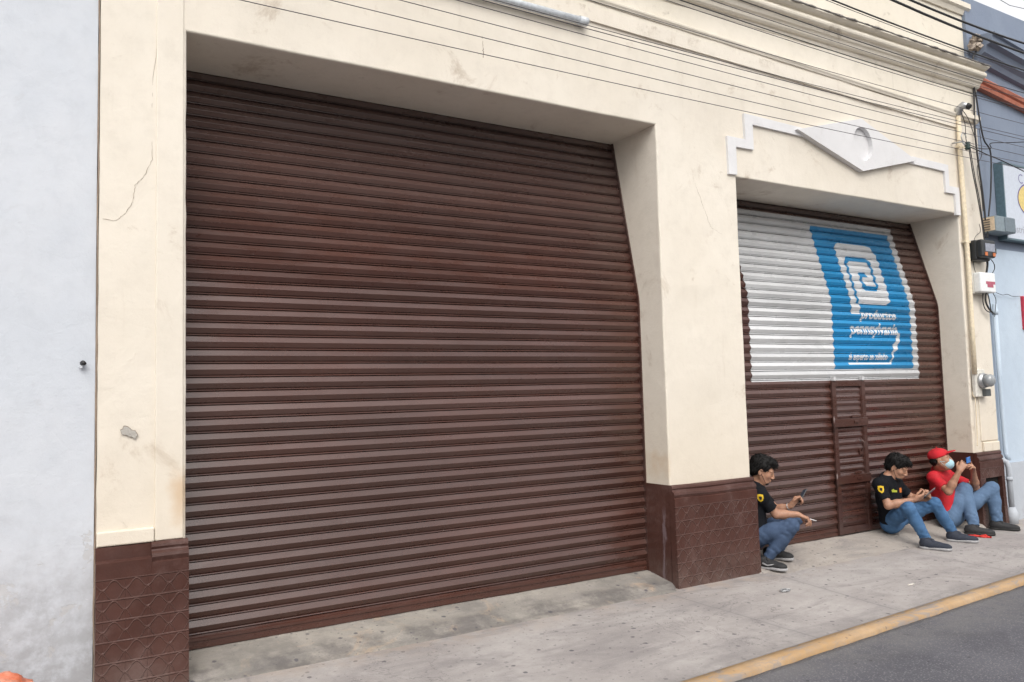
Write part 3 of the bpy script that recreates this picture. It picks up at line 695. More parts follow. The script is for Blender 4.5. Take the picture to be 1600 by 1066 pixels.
# broken masonry at the cornice end
g = NT('broken_masonry', .95, .2); g.bump(g.noise(30, 6), .03); M['rubble'] = g.out(g.mix(g.ramp(g.noise(25), .4, .6), (.42, .36, .30), (.16, .13, .11)))
mb = MB()
for i in range(16):
    q = at(1521+random.uniform(-4, 9), 72+random.uniform(-14, 8), -.06+random.uniform(-.04, .04)); s = random.uniform(.015, .035)
    mb.box(-s, s, -s, s, -s*.8, s*.8, Matrix.Translation(q) @ Matrix.Rotation(random.random()*3, 4, (random.random(), random.random(), 1)))
mb.build('broken_edge', M['rubble'], rb)
# red barred window right at the picture edge
wv = at(1594, 463, Yr); wv2 = at(1594, 515, Yr)
win = MB().box(wv.x, wv.x+1.1, Yr-.03, Yr+.02, wv2.z, wv.z).build('window', simple('red_paint', (.45, .03, .06), .5), rb, bevel=.004)
mb = MB()
for k in range(5): z = wv2.z+.05+k*(wv.z-wv2.z-.06)/5; mb.box(wv.x+.025, wv.x+1.07, Yr-.036, Yr-.031, z, z+.035)
mb.build('shutter_slats', simple('pale_slats', (.5, .5, .52), .5), win)
# shop sign
sx = at(1567, 256, -.07).x; szt = at(1566, 255, -.07).z; szb = at(1573, 371, -.07).z
sg = empty('shop_sign', (sx+.8, -.05, szb)); tag(sg, 'white sign board with yellow oval fixed high on the slate blue house', 'sign')
MB().box(sx, sx+1.7, -.062, .025, szb, szt).build('board', simple('white_sign_panel', (.55, .60, .68), .4, .05), sg)
MB().box(sx-.02, sx, -.07, .03, szb-.02, szt+.02).box(sx, sx+1.7, -.07, .03, szb-.02, szb).box(sx, sx+1.7, -.07, .03, szt, szt+.02).build('frame', simple('sign_frame', (.10, .16, .19), .5), sg)
def flat_at(me, name, mat, y, x0, z0, par):
    me.transform(Matrix(((1, 0, 0, x0), (0, 0, 1, y), (0, 1, 0, z0), (0, 0, 0, 1)))); return link(name, me, mat, par)
c_ = at(1606, 313, -.064); 
ov = [(math.cos(t*math.pi/20)*.30, math.sin(t*math.pi/20)*.20) for t in range(40)]
flat_at(poly_mesh([[(a*1.05, b*1.08) for a, b in ov]]), 'oval_outline', simple('violet_paint', (.12, .08, .30), .5), -.0635, c_.x+.08, c_.z, sg)
flat_at(poly_mesh([ov]), 'yellow_oval', simple('yellow_paint', (.70, .55, .20), .5), -.065, c_.x+.08, c_.z, sg)
flat_at(poly_mesh([rect(0, .06, -.10, .14), ]), 'red_letter', simple('red_letter_paint', (.5, .06, .08), .5), -.067, c_.x-.02, c_.z, sg)
q = at(1591, 286, -.064); flat_at(text_mesh('C', .17, bold=-.002), 'lettering', simple('violet_letter', (.15, .13, .32), .5), -.0635, q.x, q.z, sg)
q = at(1580, 362, -.064); flat_at(text_mesh('Distrib', .13), 'lettering', simple('grey_letter', (.32, .33, .38), .5), -.0635, q.x, q.z, sg)

# ------------------------------------------------------------------ pipes, boxes, meters
q0, q1 = at(690, -26, -.05), at(914, 34, -.05)
pp = empty('drain_pipe', q1); tag(pp, 'white plastic pipe running along the wall high above the big shutter', 'pipe')
MB().tube([q0+(q0-q1)*.8, q0, q1], .030, 14).build('pipe', M['white_pvc'], pp)
MB().tube([q1+(q0-q1).normalized()*.06, q1+(q1-q0).normalized()*.02], .035, 14).build('end_cap', M['white_pvc'], pp)
def polyt(pts, y, r, n=8):
    P_ = [at(*p, y if not isinstance(y, (list, tuple)) else y[i]) for i, p in enumerate(pts)]
    return P_
# conduit with weatherhead
cp = polyt([(1495, 176), (1497, 240), (1503, 320), (1511, 420), (1515, 505), (1519, 585)], -.045, 0)
cd = empty('electric_conduit', cp[-1]); tag(cd, 'cream painted conduit pipe rising to a weatherhead on the right pier', 'pipe')
xm = sum(p.x for p in cp)/len(cp)
cz = [Vector((9.02+(p.x-9.02)*.5, -.045, p.z)) for p in cp]
MB().tube(cz, .026, 12).build('pipe', M['cable_cream'], cd)
for z in (3.1, 4.2): MB().box(cz[0].x-.05, cz[0].x+.06, -.06, -.015, z, z+.025).build('strap', M['cable_cream'], cd, bevel=.003)
h = cz[0]
MB().tube([h+Vector((0, 0, -.03)), h+Vector((0, -.01, .04)), h+Vector((0, -.06, .07)), h+Vector((0, -.11, .04))], [.034, .045, .042, .036], 12).build('weatherhead', M['steel'], cd)
MB().tube([h+Vector((0, -.105, .05)), h+Vector((0, -.135, .025))], [.034, .030], 12).build('outlet', M['black'], cd)
# electricity meter
mc = at(1524, 598, -.02)
mt = empty('electricity_meter', mc); tag(mt, 'round glass electricity meter on a white plate on the right pier', 'meter')
MB().box(mc.x-.06, mc.x+.14, -.055, -.013, mc.z-.16, mc.z+.15).build('back_plate', simple('white_meter_plate', (.66, .64, .58), .5), mt, bevel=.008)
mx = mc.x+.06
MB().lathe((mx, -.055, mc.z+.02), (0, -1, 0), [(0, .085), (.03, .085), (.032, .078), (.05, .078)], 28).build('ring', M['steel'], mt)
gg = NT('meter_glass', .12, .8); gg.b.inputs['Transmission Weight'].default_value = .55; M['glass'] = gg.out((.62, .66, .68))
MB().lathe((mx, -.106, mc.z+.02), (0, -1, 0), [(0, .072), (.05, .070), (.075, .058), (.088, .03), (.09, .001)], 28).build('glass_dome', M['glass'], mt)
MB().lathe((mx, -.106, mc.z+.02), (0, -1, 0), [(0, .06), (.03, .06), (.031, .001)], 20).build('dial', simple('meter_dial', (.12, .12, .13), .5), mt)
MB().box(mx+.0, mx+.10, -.10, -.056, mc.z-.155, mc.z-.075).build('lower_box', simple('dark_meter_box', (.09, .10, .10), .5), mt, bevel=.006)
# cable dropping from the meter
# white breaker box
bc = at(1545, 441, -.1)
BX = X9-.06
wb = empty('breaker_box', (BX, 0, bc.z)); tag(wb, 'white plastic breaker box with a red sticker on the corner of the cream wall', 'electrical box')
zt2, zb2 = at(1545, 426, -.14).z, at(1545, 457, -.14).z
bx0, bx1 = at(1533, 441, -.14).x, at(1556, 441, -.14).x
MB().box(bx0, bx1, -.14, -.05, zb2, zt2).build('cover', simple('white_box_plastic', (.78, .80, .80), .35, .05), wb, bevel=.018, seg=4)
MB().box(bx0-.015, bx1-.02, -.055, -.012, zb2-.01, zt2+.005).build('base', simple('cream_box_base', (.62, .60, .54), .5), wb, bevel=.006)
MB().box(bx0+.10, bx1-.02, -.1425, -.1402, (zb2+zt2)/2-.02, (zb2+zt2)/2+.012).box(bx0+.125, bx1-.06, -.1424, -.1402, (zb2+zt2)/2-.055, (zb2+zt2)/2-.0205).build('sticker', simple('red_sticker', (.42, .10, .15), .5), wb)
# black meter box
ka, kb_ = at(1523, 390, -.10).x, at(1544, 390, -.10).x; kc, kd = at(1537, 390, -.19).x, at(1556, 390, -.19).x
kz0, kz1 = at(1540, 405, -.15).z, at(1540, 375, -.15).z
kb = empty('splice_box', (ka, 0, kz0)); tag(kb, 'black electrical box with clear window and tangled cables above the white breaker box', 'electrical box')
M['blackbox'] = simple('black_box_plastic', (.022, .025, .028), .4)
MB().box(ka, kb_, -.12, -.012, kz0-.01, kz1).build('back_box', M['blackbox'], kb, bevel=.018, seg=3)
MB().box(kc-.02, kd, -.19, -.115, kz0+.015, kz1-.005).build('front_cover', M['blackbox'], kb, bevel=.02, seg=3)
MB().box(kc+.03, kd-.03, -.196, -.1905, (kz0+kz1)/2-.03, (kz0+kz1)/2+.06).build('window_pane', simple('grey_window_pane', (.25, .27, .33), .2), kb)
MB().box(kc+.02, kc+.07, -.196, -.1905, kz0+.03, kz0+.07).build('orange_seal', simple('orange_seal', (.55, .16, .05), .5), kb)
MB().box(kd-.07, kd-.02, -.196, -.1905, kz0+.03, kz0+.07).build('orange_seal', simple('orange_seal', (.55, .16, .05), .5), kb)
MB().box(kd-.003, kd+.035, -.18, -.13, (kz0+kz1)/2-.05, (kz0+kz1)/2+.02).build('latch', M['blackbox'], kb, bevel=.006)
# louvred metal box
VD = .16; AX = at(1556, 350, -VD).x; az0, az1 = at(1560, 361, -VD).z, at(1560, 337, -VD).z
ab = empty('ventilation_box', (AX, 0, az0)); tag(ab, 'grey metal box with a beige louvred end sticking out below the shop sign', 'metal box')
MB().box(AX, AX+.42, -VD, .025, az0, az1).build('casing', M['greybox'], ab, bevel=.006)
MB().box(AX-.006, AX-.0005, -VD+.012, .02, az0+.012, az1-.012).build('louvre_panel', M['beige'], ab)
mb = MB()
for k in range(5): z = az0+.025+k*(az1-az0-.04)/5; mb.box(AX-.016, AX-.0065, -VD+.06, .01, z, z+.010)
mb.build('louvre', simple('dark_louvre', (.10, .09, .08), .6), ab)
MB().box(AX+.19, AX+.41, -VD-.006, -VD-.0005, az0+.01, az1-.01).build('side_panel', simple('grey_panel', (.15, .19, .22), .5), ab)
# downpipes on the blue house
d1 = empty('downpipe', (9.55, -.04, 1)); tag(d1, 'slim blue painted downpipe beside the cream pier', 'pipe', )
MB().tube([(9.50, -.03, 2.42), (9.505, -.03, 1.5), (9.515, -.035, .70), (9.52, -.06, .62)], .027, 12).build('pipe', M['rightlow'], d1)
MB().tube([(9.50, -.03, 2.30), (9.50, -.03, 2.36)], .034, 12).build('collar', M['rightlow'], d1)
d2p = at(1578, 760, -.08)
d2 = empty('downpipe', (d2p.x, -.08, -.08)); tag(d2, 'thick pale grey drain pipe with a flared foot on the pavement at the right', 'pipe')
zt3 = at(1576, 726, -.08).z
MB().tube([(d2p.x-.04, -.02, zt3+.06), (d2p.x-.02, -.07, zt3+.03), (d2p.x, -.08, zt3-.03), (d2p.x+.01, -.08, .05)], .030, 14).build('pipe', M['skirt'], d2)
MB().lathe((d2p.x+.01, -.08, .10), (0, 0, -1), [(0, .032), (.05, .050), (.06, .056), (.19, .058)], 16).build('flared_foot', M['skirt'], d2)
MB().lathe((d2p.x, -.08, zt3-.14), (0, 0, -1), [(0, .036), (.04, .036)], 14).build('collar', M['skirt'], d2)

# bracket + insulator
ib = at(1512, 229, -.14)
ins = empty('wire_bracket', (ib.x, 0, ib.z)); tag(ins, 'dark insulator bracket where the service cables meet on the right pier', 'bracket')
MB().tube([(ib.x-.08, -.012, ib.z+.06), (ib.x-.08, -.12, ib.z+.05), (ib.x, -.14, ib.z)], .010).tube([Vector((ib.x-.05+.05*math.cos(t), -.13, ib.z+.10+.05*math.sin(t))) for t in [k*.5 for k in range(11)]], .006).build('rod', M['steel'], ins)
MB().lathe((ib.x, -.14, ib.z+.05), (0, 0, -1), [(0, .022), (.012, .034), (.025, .022), (.04, .036), (.055, .022), (.07, .036), (.09, .02)], 14).build('insulator', simple('green_black_insulator', (.015, .04, .035), .3), ins)
# ------------------------------------------------------------------ overhead wires
WIRES = [
 ('lowest thin wire crossing the facade above both openings', (375, 0), (1525, 249), -.7, .0028),
 ('second thin wire from below crossing the facade', (515, 0), (1525, 239), -.7, .0028),
 ('third thin wire from below crossing the facade', (624, 0), (1525, 226), -.7, .0028),
 ('fourth thin wire from below crossing the facade', (720, 2), (1519, 211), -.7, .0028),
 ('fifth thin wire, the dark one just under the white pipe', (752, 0), (1525, 201), -.65, .0032),
 ('thin wire rising just over the white pipe end', (772, 0), (1525, 196), -.65, .0028),
 ('thin wire passing over the ridge moulding', (920, 0), (1500, 168), -.55, .0028),
 ('dark wire passing just under the cornice', (1062, 0), (1520, 147), -.6, .0045),
 ('thin wire close under the dark cornice wire', (1040, 0), (1520, 151), -.62, .0030),
 ('thin wire in front of the lower cornice roll', (1110, 0), (1535, 136), -.6, .0030),
 ('dark wire in front of the upper cornice roll', (1156, 0), (1540, 128), -.6, .0045),
 ('cable crossing in front of the ragged flashing', (1300, 0), (1600, 110), -.8, .0075),
 ('thin wire beside the flashing cable', (1290, 0), (1600, 114), -.8, .003),
 ('lower thick cable in front of the parapet', (1394, 0), (1600, 83), -.9, .012),
 ('upper thick cable in front of the parapet', (1422, 0), (1600, 68), -.9, .011),
 ('hair thin wire against the white sky', (1562, 0), (1600, 15), -.9, .003),
]
for lab, a, b, y, r in WIRES:
    A, B = at(*a, y), at(*b, y); d = B-A
    A2 = A - d*(6/d.length); B2 = B + d*(9/d.length); n = 40; pts = []
    for i in range(n+1):
        t = i/n; pts.append(A2.lerp(B2, t))
    tt = [( (p-A).dot(d)/d.length_squared ) for p in pts]
    pts = [p - Vector((0, 0, .05*4*max(-.6, t*(1-t)) if -.3 < t < 1.3 else -.05*4*.39)) * 0.35 for p, t in zip(pts, tt)]
    o = MB().tube(pts, r, 5).build('overhead_wire', M['wire'] if r < .004 else M['black'])
    tag(o, lab, 'wire', 'wires strung along the street over the facade')
def cable(pts, y, r, lab, grp='loose cables down the right corner of the cream wall', mat='black'):
    ys = y if isinstance(y, (list, tuple)) else [y]*len(pts)
    P_ = [at(*p, yy) for p, yy in zip(pts, ys)]
    # smooth
    out = []
    for i in range(len(P_)-1):
        p0, p1, p2, p3 = P_[max(i-1, 0)], P_[i], P_[i+1], P_[min(i+2, len(P_)-1)]
        for k in range(6):
            t = k/6; out.append(.5*((2*p1)+(p2-p0)*t+(2*p0-5*p1+4*p2-p3)*t*t+(-p0+3*p1-3*p2+p3)*t**3))
    out.append(P_[-1])
    o = MB().tube(out, r, 6).build('service_cable', M[mat]); tag(o, lab, 'cable', grp); return o
cable([(1521, 134), (1525, 150), (1532, 195), (1538, 220), (1548, 240), (1548, 300), (1544, 345), (1543, 372)], -.06, .009, 'thick black cable bowing off the corner from cornice to black box')
cable([(1525, 80), (1519, 100), (1522, 150), (1523, 200), (1528, 250), (1535, 300), (1540, 345)], -.05, .011, 'black cable hugging the corner edge all the way from the parapet')
cable([(1504, 172), (1513, 186), (1520, 205), (1525, 222)], -.13, .004, 'short wire looping from the weatherhead to the bracket')
cable([(1502, 175), (1508, 195), (1509, 215), (1512, 228)], -.13, .004, 'inner loop of wire from the weatherhead to the bracket')
cable([(1514, 232), (1520, 270), (1526, 300), (1533, 340), (1538, 375)], -.11, .006, 'cable falling from the bracket to the black box')
cable([(1516, 232), (1524, 280), (1530, 310), (1536, 350), (1540, 372)], -.10, .005, 'second cable falling from the bracket beside the first')
cable([(1516, 230), (1530, 236), (1545, 243), (1565, 251), (1600, 268)], [-.13, -.2, -.3, -.4, -.5], .006, 'black service wire leading right from the bracket over the sign')
cable([(1514, 226), (1530, 232), (1548, 232), (1548, 224), (1575, 223), (1600, 222)], [-.13, -.2, -.28, -.3, -.4, -.5], .005, 'wire leading right from the bracket along the slate blue wall')
cable([(1530, 200), (1534, 240), (1527, 262), (1533, 300), (1536, 330)], -.07, .004, 'thin slack wire on the corner beside the sign')
cable([(1547, 404), (1553, 412), (1554, 420), (1550, 428)], -.10, .005, 'short cable between the black box and the white box')
cable([(1542, 404), (1543, 414), (1541, 428)], -.09, .012, 'thick cable stub joining the black and white boxes')
cable([(1541, 457), (1540, 470), (1545, 482), (1552, 490)], -.08, .010, 'black cable bunch hanging below the white breaker box')
cable([(1536, 457), (1536, 472), (1540, 484), (1548, 487), (1546, 470), (1543, 458)], -.06, .006, 'looped cable hanging under the white breaker box')
cable([(1550, 456), (1556, 468), (1555, 485), (1554, 495)], -.08, .004, 'thin cable drooping right of the looped one')
cable([(1530, 350), (1532, 362), (1523, 372), (1520, 400), (1524, 425), (1532, 437)], -.02, .0025, 'fine wire curling down the cream wall beside the black box')
cable([(1556, 457), (1566, 461), (1574, 460), (1582, 463), (1594, 463)], -.0, .003, 'thin wire running right across the pale blue wall')
cable([(1519, 612), (1521, 620), (1524, 626), (1527, 680), (1527, 697)], -.03, .005, 'cream painted wire dropping from the meter', mat='cable_cream')

# ------------------------------------------------------------------ small things on the pavement
g = NT('orange_plastic', .45, .5); g.bump(g.noise(14, 4), .02); M['bag'] = g.out(g.mix(g.ramp(g.noise(6), .4, .65), (.60, .15, .07), (.68, .32, .22)))
mb = sphere_mb((0, 0, 0), 1, 26)
bag = MB(); vs = []
bcen = at(-30, 1080, -.35)
for v in mb.v:
    n_ = Vector(v); k = 1+.16*noise.noise(n_*2.2)+.08*noise.noise(n_*6)+.05*abs(noise.noise(n_*11)); z = n_.z*k*.11
    vs.append((bcen.x+n_.x*k*.22, -.35+n_.y*k*.16, max(G(-.35), at(10, 1052, -.35).z-.11+z)))
bag.add(vs, mb.f, True); tag(bag.build('plastic_bag', M['bag']), 'crumpled orange plastic bag on the pavement at the lower left corner', 'bag')
p = Vector((5.102, -.587, G(-.587)+.004))
mb = MB(); n = 26
for k in range(2):
    mb.tube([p+Vector((.055*math.cos(t*.35+k), .030*math.sin(t*.35+k), .003+.003*k)) for t in range(12)], .005, 5)
mb.tube([p+Vector((-.05, .01, 0)), p+Vector((-.02, -.012, .006)), p+Vector((.03, -.01, .002)), p+Vector((.06, .01, 0))], .006, 5)
tag(mb.build('metal_ring', M['steel']), 'small crushed metal ring lying on the pavement before the middle pier', 'litter')
def ribbon(pts, w_, name, mat, lab, cat):
    tag(MB().tube([Vector((x, y, G(y)+z)) for x, y, z in pts], w_, 6).build(name, mat), lab, cat)
ribbon([(8.36, -.20, .006), (8.40, -.25, .012), (8.42, -.29, .008), (8.46, -.33, .02), (8.44, -.36, .01), (8.47, -.38, .008), (8.43, -.33, .006), (8.40, -.30, .014)], .012, 'red_strap', simple('red_cloth', (.60, .03, .02), .6), 'crumpled red strap on the pavement beside the dark shoe', 'strap')
ribbon([(6.04, -1.02, .006), (6.10, -1.03, .006)], .006, 'cigarette_butt', simple('butt_paper', (.7, .66, .6), .7), 'pale cigarette butt lying on the open pavement', 'litter')
mb = sphere_mb((0, 0, 0), 1, 10); vs = [((v[0]*.10)*(1+.2*noise.noise(Vector(v)*2))+8.86, v[1]*.08-.02, max(-.1, -.085+.055*v[2]*(1+.2*noise.noise(Vector(v)*3)))) for v in mb.v]
tag(MB().add(vs, mb.f, True).build('concrete_lump', M['apron2']), 'rounded concrete lump against the foot of the right pier', 'rubble')
# ------------------------------------------------------------------ people: bodies and clothes as smooth blended volumes, meshed with surface nets
NA = lambda v: np.array(v, dtype=np.float64)
def nrm(v): v = NA(v); return v/np.linalg.norm(v)
class Sdf:
    def __init__(s): s.p = []
    def cone(s, a, b, ra, rb, k=.02, op='u', cut=False, cuta=False):
        a, b = NA(a), NA(b); ab = b-a; l2 = max(ab@ab, 1e-9); n = ab/math.sqrt(l2)
        def f(P):
            t = np.clip(((P-a)@ab)/l2, 0, 1); d = np.linalg.norm(P-a-t[..., None]*ab, axis=-1)-(ra+(rb-ra)*t)
            if cut: d = np.maximum(d, (P-b)@n)
            if cuta: d = np.maximum(d, (a-P)@n)
            return d
        r = max(ra, rb); s.p.append((op, f, np.minimum(a, b)-r, np.maximum(a, b)+r, k)); return s
    def ell(s, c, r, ax=None, k=.02, op='u'):
        c = NA(c); r = NA(r); A = np.eye(3) if ax is None else np.array([nrm(q) for q in ax])
        def f(P):
            q = (P-c)@A.T; k0 = np.linalg.norm(q/r, axis=-1); k1 = np.linalg.norm(q/r**2, axis=-1); return k0*(k0-1)/np.maximum(k1, 1e-9)
        R_ = max(r); s.p.append((op, f, c-R_, c+R_, k)); return s
    def box(s, c, r, ax, rd=.005, k=.01, op='u'):
        c = NA(c); r = NA(r)-rd; A = np.array([nrm(q) for q in ax])
        def f(P):
            q = np.abs((P-c)@A.T)-r; return np.linalg.norm(np.maximum(q, 0), axis=-1)+np.minimum(q.max(-1), 0)-rd
        R_ = np.linalg.norm(r)+rd; s.p.append((op, f, c-R_, c+R_, k)); return s
    def plane(s, c, n, k=.004, lo=None, hi=None):
        c = NA(c); n = nrm(n); f = lambda P: (P-c)@n
        s.p.append(('c', f, lo, hi, k)); return s
    def comb(s, F, d, op, k):
        if op == 'u': h = np.maximum(k-np.abs(F-d), 0)/k; return np.minimum(F, d)-h*h*k*.25
        if op == 's': d = -d
        h = np.maximum(k-np.abs(F-d), 0)/k; return np.maximum(F, d)+h*h*k*.25
    def ev(s, P):
        F = np.full(P.shape[:-1], 1.)
        for op, f, lo, hi, k in s.p: F = s.comb(F, f(P), op, k)
        return F
    def grid(s, h, disp=None):
        us = [q for q in s.p if q[0] == 'u']
        lo = np.min([q[2] for q in us], 0)-.03; hi = np.max([q[3] for q in us], 0)+.03
        n = np.ceil((hi-lo)/h).astype(int)+1; F = np.full(n, 1., dtype=np.float32)
        ax = [lo[i]+h*np.arange(n[i]) for i in range(3)]
        for op, f, l, u, k in s.p:
            if l is None: a, b = np.zeros(3, int), n
            else:
                m_ = k+.025
                a = np.clip(((l-m_-lo)/h).astype(int), 0, n-1); b = np.clip(((u+m_-lo)/h).astype(int)+2, 1, n)
            sl = tuple(slice(a[i], b[i]) for i in range(3))
            P = np.stack(np.meshgrid(*[ax[i][sl[i]] for i in range(3)], indexing='ij'), -1)
            F[sl] = s.comb(F[sl], f(P), op, k)
        if disp is not None:
            idx = np.argwhere(np.abs(F) < .03); P = lo+idx*h; F[tuple(idx.T)] += disp(P).astype(np.float32)
        return F, lo
    def mesh(s, name, h, mat, parent=None, disp=None):
        F, lo = s.grid(h, disp); S = F < 0; n = F.shape
        c = np.zeros(tuple(i-1 for i in n), np.uint8)
        for dx in (0, 1):
            for dy in (0, 1):
                for dz in (0, 1): c += S[dx:n[0]-1+dx, dy:n[1]-1+dy, dz:n[2]-1+dz]
        act = np.argwhere((c > 0) & (c < 8)); ID = np.full(c.shape, -1, np.int32); ID[tuple(act.T)] = np.arange(len(act))
        acc = np.zeros((len(act), 3)); cnt = np.zeros(len(act))
        cs = [(x, y, z) for x in (0, 1) for y in (0, 1) for z in (0, 1)]
        for i, p in enumerate(cs):
            for q in cs[i+1:]:
                if sum(abs(a-b) for a, b in zip(p, q)) != 1: continue
                fa = F[tuple((act+p).T)]; fb = F[tuple((act+q).T)]; m_ = (fa < 0) != (fb < 0)
                t = (fa/(fa-fb+1e-12))[..., None]; pt = NA(p)+(NA(q)-NA(p))*t
                acc[m_] += pt[m_]; cnt[m_] += 1
        V = lo+h*(act+acc/cnt[:, None]); faces = []
        for d in range(3):
            o1, o2 = [(1, 2), (2, 0), (0, 1)][d]
            e = [0, 0, 0]; e[d] = 1
            A = S[tuple(slice(0, n[k]-e[k]) for k in range(3))]; B_ = S[tuple(slice(e[k], n[k]) for k in range(3))]
            ed = np.argwhere(A != B_)
            ed = ed[(ed[:, o1] > 0) & (ed[:, o2] > 0)]
            s1 = A[tuple(ed.T)]
            u = np.zeros(3, int); u[o1] = 1; v = np.zeros(3, int); v[o2] = 1
            q = np.stack([ID[tuple((ed-u-v).T)], ID[tuple((ed-v).T)], ID[tuple(ed.T)], ID[tuple((ed-u).T)]], 1)
            q[~s1] = q[~s1][:, ::-1]; faces.append(q)
        Fc = np.concatenate(faces); Fc = Fc[(Fc >= 0).all(1)]
        me = bpy.data.meshes.new(name); me.vertices.add(len(V)); me.vertices.foreach_set('co', V.ravel())
        me.loops.add(len(Fc)*4); me.loops.foreach_set('vertex_index', Fc.ravel().astype(np.int32)); me.polygons.add(len(Fc))
        me.polygons.foreach_set('loop_start', np.arange(0, len(Fc)*4, 4, dtype=np.int32)); me.update(calc_edges=True); me.validate()
        return link(name, me, mat, parent, smooth=True)
    def decal(s, outline, c, u, v, off, name, mat, parent):
        """lay a flat outline (in metres along u, v round c) onto the surface, marching along u x v inward"""
        c, u, v = NA(c), nrm(u), nrm(v); nn = np.cross(u, v)
        bm = bmesh.new(); me = poly_mesh([outline]); bm.from_mesh(me); bpy.data.meshes.remove(me)
        bmesh.ops.subdivide_edges(bm, edges=bm.edges[:], cuts=2, use_grid_fill=True); bmesh.ops.triangulate(bm, faces=bm.faces[:])
        P = NA([c+u*q.co.x+v*q.co.y+nn*.06 for q in bm.verts])
        for _ in range(60): P = P-nn*np.clip(s.ev(P)-off, -.02, .02)[:, None]*.8
        for q, p in zip(bm.verts, P): q.co = p
        me = bpy.data.meshes.new(name); bm.to_mesh(me); bm.free(); return link(name, me, mat, parent)
def fbm(P, f, a, sx=(1, 1, 1)):
    Q = P*NA(sx)*f; return a*(np.sin(Q[:, 0]*1.7+1.3*np.sin(Q[:, 1]*1.1+Q[:, 2]*.7))*np.sin(Q[:, 1]*1.3+1.7*np.sin(Q[:, 2]*.9))+.5*np.sin(Q[:, 2]*2.3+1.9*np.sin(Q[:, 0]*1.5+Q[:, 1])))
def ridge(P, f, d, ph=0):
    """long soft creases running along direction d"""
    d = nrm(d); u_ = nrm(np.cross(d, (.3, .5, .81))); v_ = np.cross(d, u_)
    a, b_, c_ = P@u_*f, P@v_*f, P@d*f*.22
    q_ = np.sin(a+1.4*np.sin(b_*.7+c_*1.3+ph)+c_)+.6*np.sin(b_*1.6+1.2*np.sin(a*.8+ph*2)-c_*.8)
    return q_*.55 + (1-2*np.abs(np.sin(a*.5+.9*np.sin(b_*.6+c_+ph))))*.9
def folds(joints, amp=.006, freq=75, axes=None):
    """creases gathered near the bending joints"""
    J = [NA(j) for j in joints]
    def f(P):
        o = fbm(P, 14, amp*.25)+amp*.16*ridge(P, freq*.55, (.3, .5, .8), 9)
        for i, j in enumerate(J):
            d = P-j; r = np.linalg.norm(d, axis=1); ax = (1, .2, .3) if axes is None else axes[i]
            o += amp*.62*np.exp(-(r/.085)**2)*ridge(P, freq, ax, i)
        return o
    return f
def skin_mat(name, c):
    g = NT(name, .52, .45); k = g.mix(g.ramp(g.noise(22, 4), .35, .7), tuple(v*.88 for v in c), tuple(min(1, v*1.1) for v in c))
    g.b.inputs['Subsurface Weight'].default_value = .12; g.b.inputs['Subsurface Radius'].default_value = (.02, .008, .004)
    g.bump(g.noise(220, 3), .0006); return g.out(k)
def denim(name, c1, c2):
    g = NT(name, .85, .25); k = g.mix(g.ramp(g.noise(5, 5, .65), .3, .75, .25, .8), c1, c2)
    k = g.mix(g.math('MULTIPLY', g.ramp(g.noise(340, 2), .4, .7), .25), k, tuple(min(1, v*1.7) for v in c2)); g.bump(g.noise(420, 2), .0008, .6); g.bump(g.noise(30, 4), .004, .4); return g.out(k)
M['skin'] = skin_mat('skin', (.40, .215, .14)); M['hair'] = simple('black_hair', (.004, .0035, .0035), .55, .3, 90, spec=.25, bump=.004, bsc=160)
M['shirt_k'] = simple('black_cotton', (.007, .008, .011), .9, .25, 12, spec=.2, bump=.001, bsc=300); M['shirt_r'] = simple('red_cotton', (.50, .012, .022), .8, .15, 12, bump=.001, bsc=300)
M['jeans1'] = denim('slate_denim', (.035, .058, .11), (.065, .10, .17)); M['jeans2'] = denim('blue_denim', (.030, .085, .19), (.085, .18, .33)); M['jeans3'] = denim('faded_denim', (.065, .115, .20), (.12, .19, .30))
M['shoe_n'] = simple('dark_knit', (.022, .028, .045), .75, .25, 60, bump=.002, bsc=260); M['shoe_k'] = simple('black_knit', (.02, .02, .022), .7, .25, 60, bump=.002, bsc=260)
M['sole_w'] = simple('pale_rubber', (.36, .36, .37), .6); M['sole_k'] = simple('black_rubber', (.02, .02, .02), .6)
M['mask_b'] = simple('pale_blue_mask', (.40, .62, .70), .8, .06, 60, bump=.001); M['mask_k'] = simple('black_mask', (.012, .012, .013), .85)
M['sock'] = simple('white_sock', (.65, .65, .66), .85, bump=.001, bsc=300); M['yellow'] = simple('yellow_print', (.72, .48, .02), .7); M['orangep'] = simple('orange_print', (.75, .20, .03), .7)
M['greenp'] = simple('green_yellow_print', (.45, .50, .05), .7); M['eye'] = simple('eye_white', (.55, .5, .46), .3); M['brow'] = simple('dark_brow', (.02, .015, .012), .8); M['lip'] = simple('lip_skin', (.30, .115, .085), .5)
M['phone'] = simple('black_phone', (.015, .016, .02), .25); M['screen'] = simple('phone_screen', (.05, .07, .10), .12)
